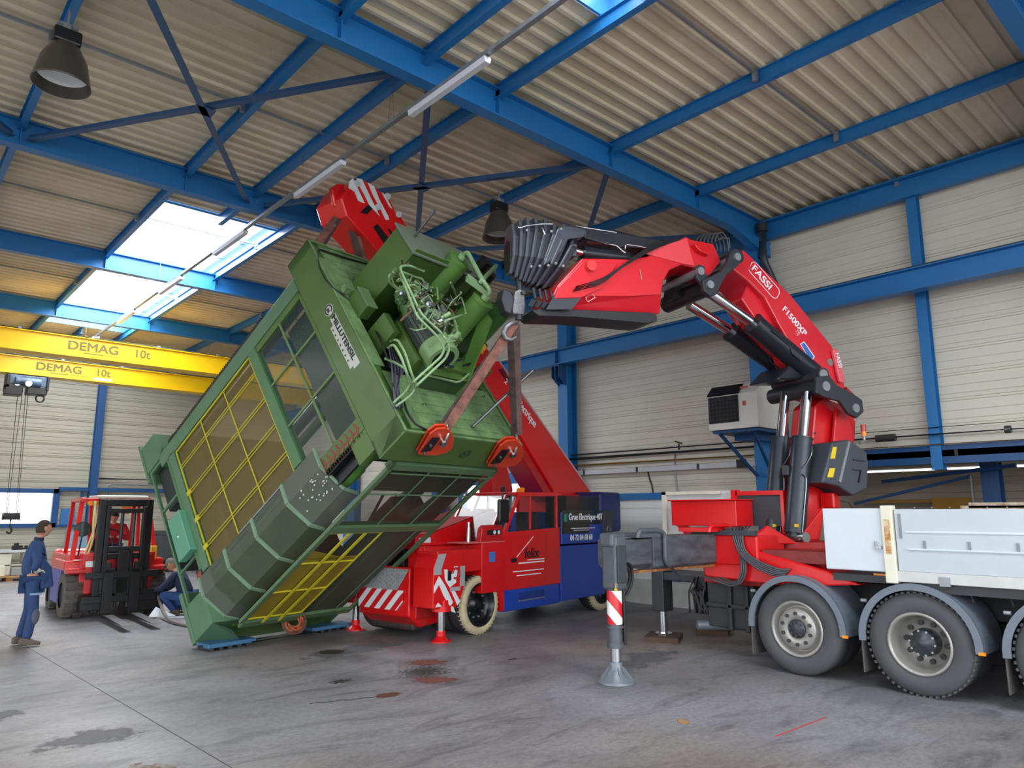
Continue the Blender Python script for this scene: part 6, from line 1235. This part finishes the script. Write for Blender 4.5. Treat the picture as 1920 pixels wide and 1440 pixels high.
def hand(parent, wrist, d, up, side, m, name='hand', curl=.6):    # palm with five separate bent fingers
    w = Vector(wrist); d = Vector(d).normalized(); u = (Vector(up)-d*Vector(up).dot(d)).normalized(); s = d.cross(u)*side; b = MB()
    b.tube([w-d*.02, w+d*.02, w+d*.05, w+d*.085], [.026, .032, .038, .03], 10)
    for i, L in enumerate((.07, .08, .075, .058)):
        p = w+d*.08+s*(-.03+.02*i); q = p+(d*math.cos(curl*.5)-u*math.sin(curl*.5))*L*.5; r = q+(d*math.cos(curl*1.6)-u*math.sin(curl*1.6))*L*.5; b.tube([p-d*.02, p, q, r], [.010, .0105, .0095, .008], 8)
    p = w+d*.03-s*.03; b.tube([p, p-s*.02+d*.025, p-s*.022+d*.055-u*.015], [.013, .0115, .009], 8)
    return b.build(name, m, parent)
def person(label, loc, rz, J, tm, jm, hm, hn='hair', peak=False, gl=SKIN, hd=(1, 0, 0), hu=(0, 0, 1), bulk=1.0, trouser_r=.085):
    t = thing('person', label, 'person', loc, rz)
    P, Ch, N, Hd = [Vector(J[k]) for k in ('pelvis', 'chest', 'neck', 'head')]
    vs = [P, (P+Ch)/2, Ch, N, Hd-Vector(hu)*.06]; ed = [(0, 1), (1, 2), (2, 3), (3, 4)]; ra = [.11, .10, .10, .048, .045]
    for s in ('l', 'r'):
        k = len(vs); _e, _w = Vector(J['el'+s]), Vector(J['wr'+s]); vs += [Vector(J['sh'+s]), _e, _e+(_w-_e)*(.75 if gl is not SKIN else 1)]; ed += [(2, k), (k, k+1), (k+1, k+2)]; ra += [.045, .036, .026]
        k = len(vs); vs += [Vector(J['hip'+s]), Vector(J['kn'+s]), Vector(J['an'+s])]; ed += [(0, k), (k, k+1), (k+1, k+2)]; ra += [.07, .05, .035]
    body = skinned('body', vs, ed, ra, SKIN, t, 2, head_mesh(Hd, hd, hu))
    for s, sg in (('l', 1), ('r', -1)):
        e, w = Vector(J['el'+s]), Vector(J['wr'+s]); hand(t, w, J.get('hd'+s, w-e), (0, 0, 1), sg, gl, 'glove' if gl is not SKIN else 'hand')
    vs = [P+Vector((0, 0, .02)), (P*.6+Ch*.4), (P*.3+Ch*.7), Ch+(N-Ch)*.25, N-(Hd-N).normalized()*.03]; ed = [(0, 1), (1, 2), (2, 3), (3, 4)]; ra = [(.15*bulk, .135*bulk), (.155*bulk, .14*bulk), (.165*bulk, .145*bulk), (.13*bulk, .12*bulk), (.07, .07)]
    for s in ('l', 'r'):
        k = len(vs); sh, e, w = Vector(J['sh'+s]), Vector(J['el'+s]), Vector(J['wr'+s]); vs += [sh, (sh+e)/2, e, (e+w)/2, w]; ed += [(3, k), (k, k+1), (k+1, k+2), (k+2, k+3), (k+3, k+4)]; ra += [.078, .07, .062, .055, .042]
    skinned('jacket', vs, ed, ra, jm, t)
    vs = [P]; ed = []; ra = [(.155*bulk, .13*bulk)]
    for s in ('l', 'r'):
        k = len(vs); h, kn, an = Vector(J['hip'+s]), Vector(J['kn'+s]), Vector(J['an'+s]); vs += [h, (h+kn)/2, kn, (kn+an)/2, an]; ed += [(0, k), (k, k+1), (k+1, k+2), (k+2, k+3), (k+3, k+4)]; ra += [trouser_r*1.1, trouser_r*1.02, trouser_r*.88, trouser_r*.82, trouser_r*.8]
    skinned('trousers', vs, ed, ra, tm, t)
    for s in ('l', 'r'):
        an = Vector(J['an'+s]); fd = Vector(J.get('ft'+s, (1, 0, 0))).normalized(); sd = Vector((-fd.y, fd.x, 0)); z = an.z-.075
        b = MB(); prof = [(-.09, .035, .07), (-.07, .045, .10), (0, .045, .11), (.07, .05, .075), (.13, .05, .055), (.18, .035, .04)]; vsx = []
        for x, w_, h_ in prof: q = Vector((an.x, an.y, z))+fd*x; vsx += [q-sd*w_, q-sd*w_*.85+Vector((0, 0, h_)), q+sd*w_*.85+Vector((0, 0, h_)), q+sd*w_]
        b.add(vsx, [(4*i+j, 4*i+(j+1) % 4, 4*i+4+(j+1) % 4, 4*i+4+j) for i in range(5) for j in range(4)]+[(3, 2, 1, 0), (20, 21, 22, 23)], True); b.build('shoe', SHOE, t, .012)
    cap_mesh(Hd, hd, hu, hm, t, hn, peak=peak); return t
man = person('person in navy work clothes and pale gloves standing at the left, back turned', (2.07, 12.85, 0), R(-8),
    dict(pelvis=(0, 0, .93), chest=(.0, 0, 1.30), neck=(.03, 0, 1.50), head=(.07, 0, 1.655), shl=(-.0, .19, 1.42), ell=(-.08, .30, 1.16), wrl=(.06, .22, 1.04), hdl=(1, -.4, 0), shr=(-.0, -.19, 1.42), elr=(.03, -.31, 1.17), wrr=(-.01, -.27, 1.06), hdr=(1, .15, .12),
    hipl=(0, .10, .88), knl=(.0, .13, .50), anl=(-.08, .13, .095), hipr=(0, -.10, .88), knr=(.05, -.12, .50), anr=(.0, -.12, .095), ftr=(1, -.2, 0), ftl=(1, .2, 0)), NAVC, NAVC, HAIR, gl=GLV, bulk=1.06, hd=(1, .25, 0))
MB().prism([(.08, -.16, 1.28), (.22, -.12, 1.1), (.27, -.12, .82), (.10, -.15, .78)], (0, .24, 0)).build('jacket_flap', NAVC, man, .03, seg=3)
MB().box(-.02, .13, -.222, -.2, .72, .75).build('pocket_flap', mat('pale blue pocket trim', '#6f86a8', .8), man); MB().ball((.08, -.17, .42), .07, (.75, .55, 1.6)).build('knee_patch', mat('grey knee patch', '#4a4f5c', .85), man)
MB().lathe([(.06, 0), (.064, .03), (.062, .06)], (.02, 0, 1.47), (.1, 0, 1), 16).build('collar', NAVD, man)
dr = person('person in a red jacket and dark cap sitting at the forklift wheel', (3.94, 16.5, 0), R(-97),
    dict(pelvis=(0, 0, 1.16), chest=(.05, 0, 1.50), neck=(.07, 0, 1.70), head=(.10, 0, 1.82), shl=(.05, .2, 1.60), ell=(.18, .27, 1.38), wrl=(.42, .12, 1.42), shr=(.05, -.2, 1.60), elr=(.18, -.27, 1.38), wrr=(.42, -.12, 1.42),
    hipl=(.03, .1, 1.14), knl=(.42, .12, 1.18), anl=(.52, .12, .85), hipr=(.03, -.1, 1.14), knr=(.42, -.12, 1.18), anr=(.52, -.12, .85)), DENIM, REDC, BLACK, 'cap', True, bulk=1.15, hu=(.1, 0, 1), hd=(1, 0, -.1))
cr = person('person in a grey cap crouching behind the press foot, holding a grey hose', (4.84, 14.55, 0), R(138),
    dict(pelvis=(-.02, 0, .34), chest=(.14, 0, .66), neck=(.24, 0, .82), head=(.34, 0, .92), shl=(.18, .18, .74), ell=(.36, .22, .52), wrl=(.55, .10, .46), hdl=(1, -.2, -.3), shr=(.18, -.18, .74), elr=(.38, -.2, .52), wrr=(.54, -.02, .40),
    hipl=(.0, .1, .33), knl=(.42, .15, .40), anl=(.14, .14, .095), hipr=(0, -.1, .33), knr=(.36, -.14, .20), anr=(-.02, -.14, .095), ftr=(1, 0, 0)), DENIM, NAVD, mat('grey cap', '#6a645a', .9), 'cap', True, gl=GLV, hd=(1, 0, -.55), hu=(.5, 0, 1))
tag(MB().tube(bend([(4.40, 14.98, .46), (4.42, 14.85, .35), (4.35, 14.2, .09), (4.3, 13.6, .04), (4.35, 13.2, .03), (4.5, 12.6, .03)], .3, 6), .028, 8).build('air_hose', mat('grey brown hose', '#6a625e', .6)), 'thick grey hose running from the crouching man along the floor', 'hose')
tag(MB().prism([(4.32, 14.5, .002), (4.62, 14.75, .002), (4.85, 14.45, .002), (4.7, 14.2, .002)], (0, 0, .01)).prism([(4.2, 14.6, .01), (4.35, 14.7, .17), (4.6, 14.35, .03)], (0, 0, .01)).build('white_rag', WHITE), 'crumpled white sheet on the floor by the crouching man', 'sheet')
# ================= THINGS ALONG THE FAR WALL =================
t = thing('tool_bench', 'pale steel bench with grey tools on it against the back wall behind the standing man', 'bench', (3.5, 26.3, 0))
MB().box(-1.4, .75, -.35, .35, .72, .80).build('bench_top', mat('pale grey bench', '#b8bcbc', .5), t, .01); MB().box(-1.4, .7, -.3, .3, .35, .38).box(.4, .7, -.3, .3, .38, .7).box(-.2, .1, -.3, .3, .1, .7).box(-1.4, -1.3, -.3, .3, 0, .72).box(.66, .74, -.3, .3, 0, .72).build('bench_frame', CREAM, t)
t = tag(MB().box(3.6, 3.85, 26.0, 26.2, .80, .92).cyl((3.7, 26.1, .92), (3.7, 26.1, 1.0), .06).box(3.85, 4.1, 26.05, 26.15, .80, .85).cyl((3.95, 26.1, .85), (3.95, 26.1, .92), .04).build('bench_vice', BLACK), 'small black vice and fittings on the pale bench by the back wall', 'vice')
t = thing('wooden_pallet', 'loaded wooden pallet on the floor in front of the pale bench', 'pallet', (3.45, 25.2, 0))
MB().box(-.6, .6, -.4, .4, .10, .13).build('deck_boards', mat('pallet wood', '#b08850', .8, 0, .3, 9), t); MB().box(-.6, -.48, -.4, .4, 0, .1).box(-.08, .08, -.4, .4, 0, .1).box(.48, .6, -.4, .4, 0, .1).build('blocks', mat('pallet wood dark', '#80582e', .8), t)
tag(MB().box(2.95, 3.35, 25.0, 25.4, .13, .42).build('machine_part', CREAM, bevel=.02), 'cream coloured metal box standing on the wooden pallet', 'box')
tag(MB().box(3.5, 3.9, 25.0, 25.3, .13, .35).build('machine_part', mat('grey part', '#8a8c88', .5), bevel=.02), 'grey metal part beside the cream box on the pallet', 'box')
tag(MB().box(5.0, 5.75, 25.9, 26.5, 0, 1.28).build('steel_cabinet', mat('pale blue cabinet', '#7fa0b4', .5, 0, .1, 3), bevel=.01), 'pale blue steel cabinet at the back wall, seen left of the forklift', 'cabinet')
t = thing('machine_console', 'dark grey machine cabinet at the back wall, right of the forklift', 'machine', (8.0, 25.6, 0))
MB().box(-.55, .75, -.4, .4, .35, 1.15).box(-.55, -.15, -.4, .4, 1.15, 1.3).build('cabinet_body', mat('dark machine grey', '#3c4446', .5, 0, .1, 2), t, .02); MB().box(-.5, .7, -.35, .35, 0, .35).build('plinth', BLACK, t)
MB().cyl((1.0, 0, 0), (1.0, 0, 2.0), .02).cyl((1.35, 0, 0), (1.35, 0, 1.7), .02).cyl((1.0, 0, 1.4), (1.35, 0, 1.4), .015).build('stand_pipe', GALV, t)
# bits along the side wall seen under the press
t = thing('folded_gate', 'blue grey post and grey frame by the side wall, seen under the press', 'post', (11.9, 20.9, 0))
MB().box(-.12, .12, -.25, .25, 0, 2.4).build('post_plate', mat('muted blue panel', '#4a6a8c', .5), t)
tag(MB().cyl((12.6, 18.5, 1.2), (12.6, 18.5, 1.75), .13).tube(arc((12.5, 18.4, 1.9), .2, 0, 2*PI, 16, (0, 1, 0), (0, 0, 1)), .03, 6).build('hose_reel', mat('faded red reel', '#a0463c', .5)), 'faded red hose reel on the side wall, seen under the press', 'reel')
tag(MB().cyl((12.66, 20.9, .7), (12.66, 20.9, 1.25), .1).cyl((12.66, 20.9, 1.25), (12.66, 20.9, 1.35), .04).build('fire_extinguisher', mat('extinguisher red', '#c8382c', .4)), 'orange red fire extinguisher on the side wall, seen through the yellow underside guard', 'extinguisher')
tag(MB().box(12.5, 12.6, 17.0, 17.45, 1.55, 1.95).build('sign', mat('cream sign', '#e8e4cc', .5)), 'cream sign with red dots on the side wall beside the bright doorway', 'sign')
s_ = bpy.data.objects['sign']; MB().cyl((12.49, 17.3, 1.65), (12.5, 17.3, 1.65), .05).cyl((12.49, 17.15, 1.65), (12.5, 17.15, 1.65), .05).build('red_dot', RED, s_)
tag(MB().box(11.6, 12.2, 16.6, 17.6, 0, 1.45).build('blue_crate', mat('bright blue plastic', '#1f5fa8', .5), bevel=.05), 'blue container by the side wall behind the red crane nose', 'container')
tag(MB().box(12.0, 12.3, 14.5, 15.0, 0, 1.6).box(12.0, 12.3, 14.4, 15.1, 1.6, 1.9).build('dark_cabinet', DARK), 'dark box silhouetted in the bright doorway behind the cab', 'box')
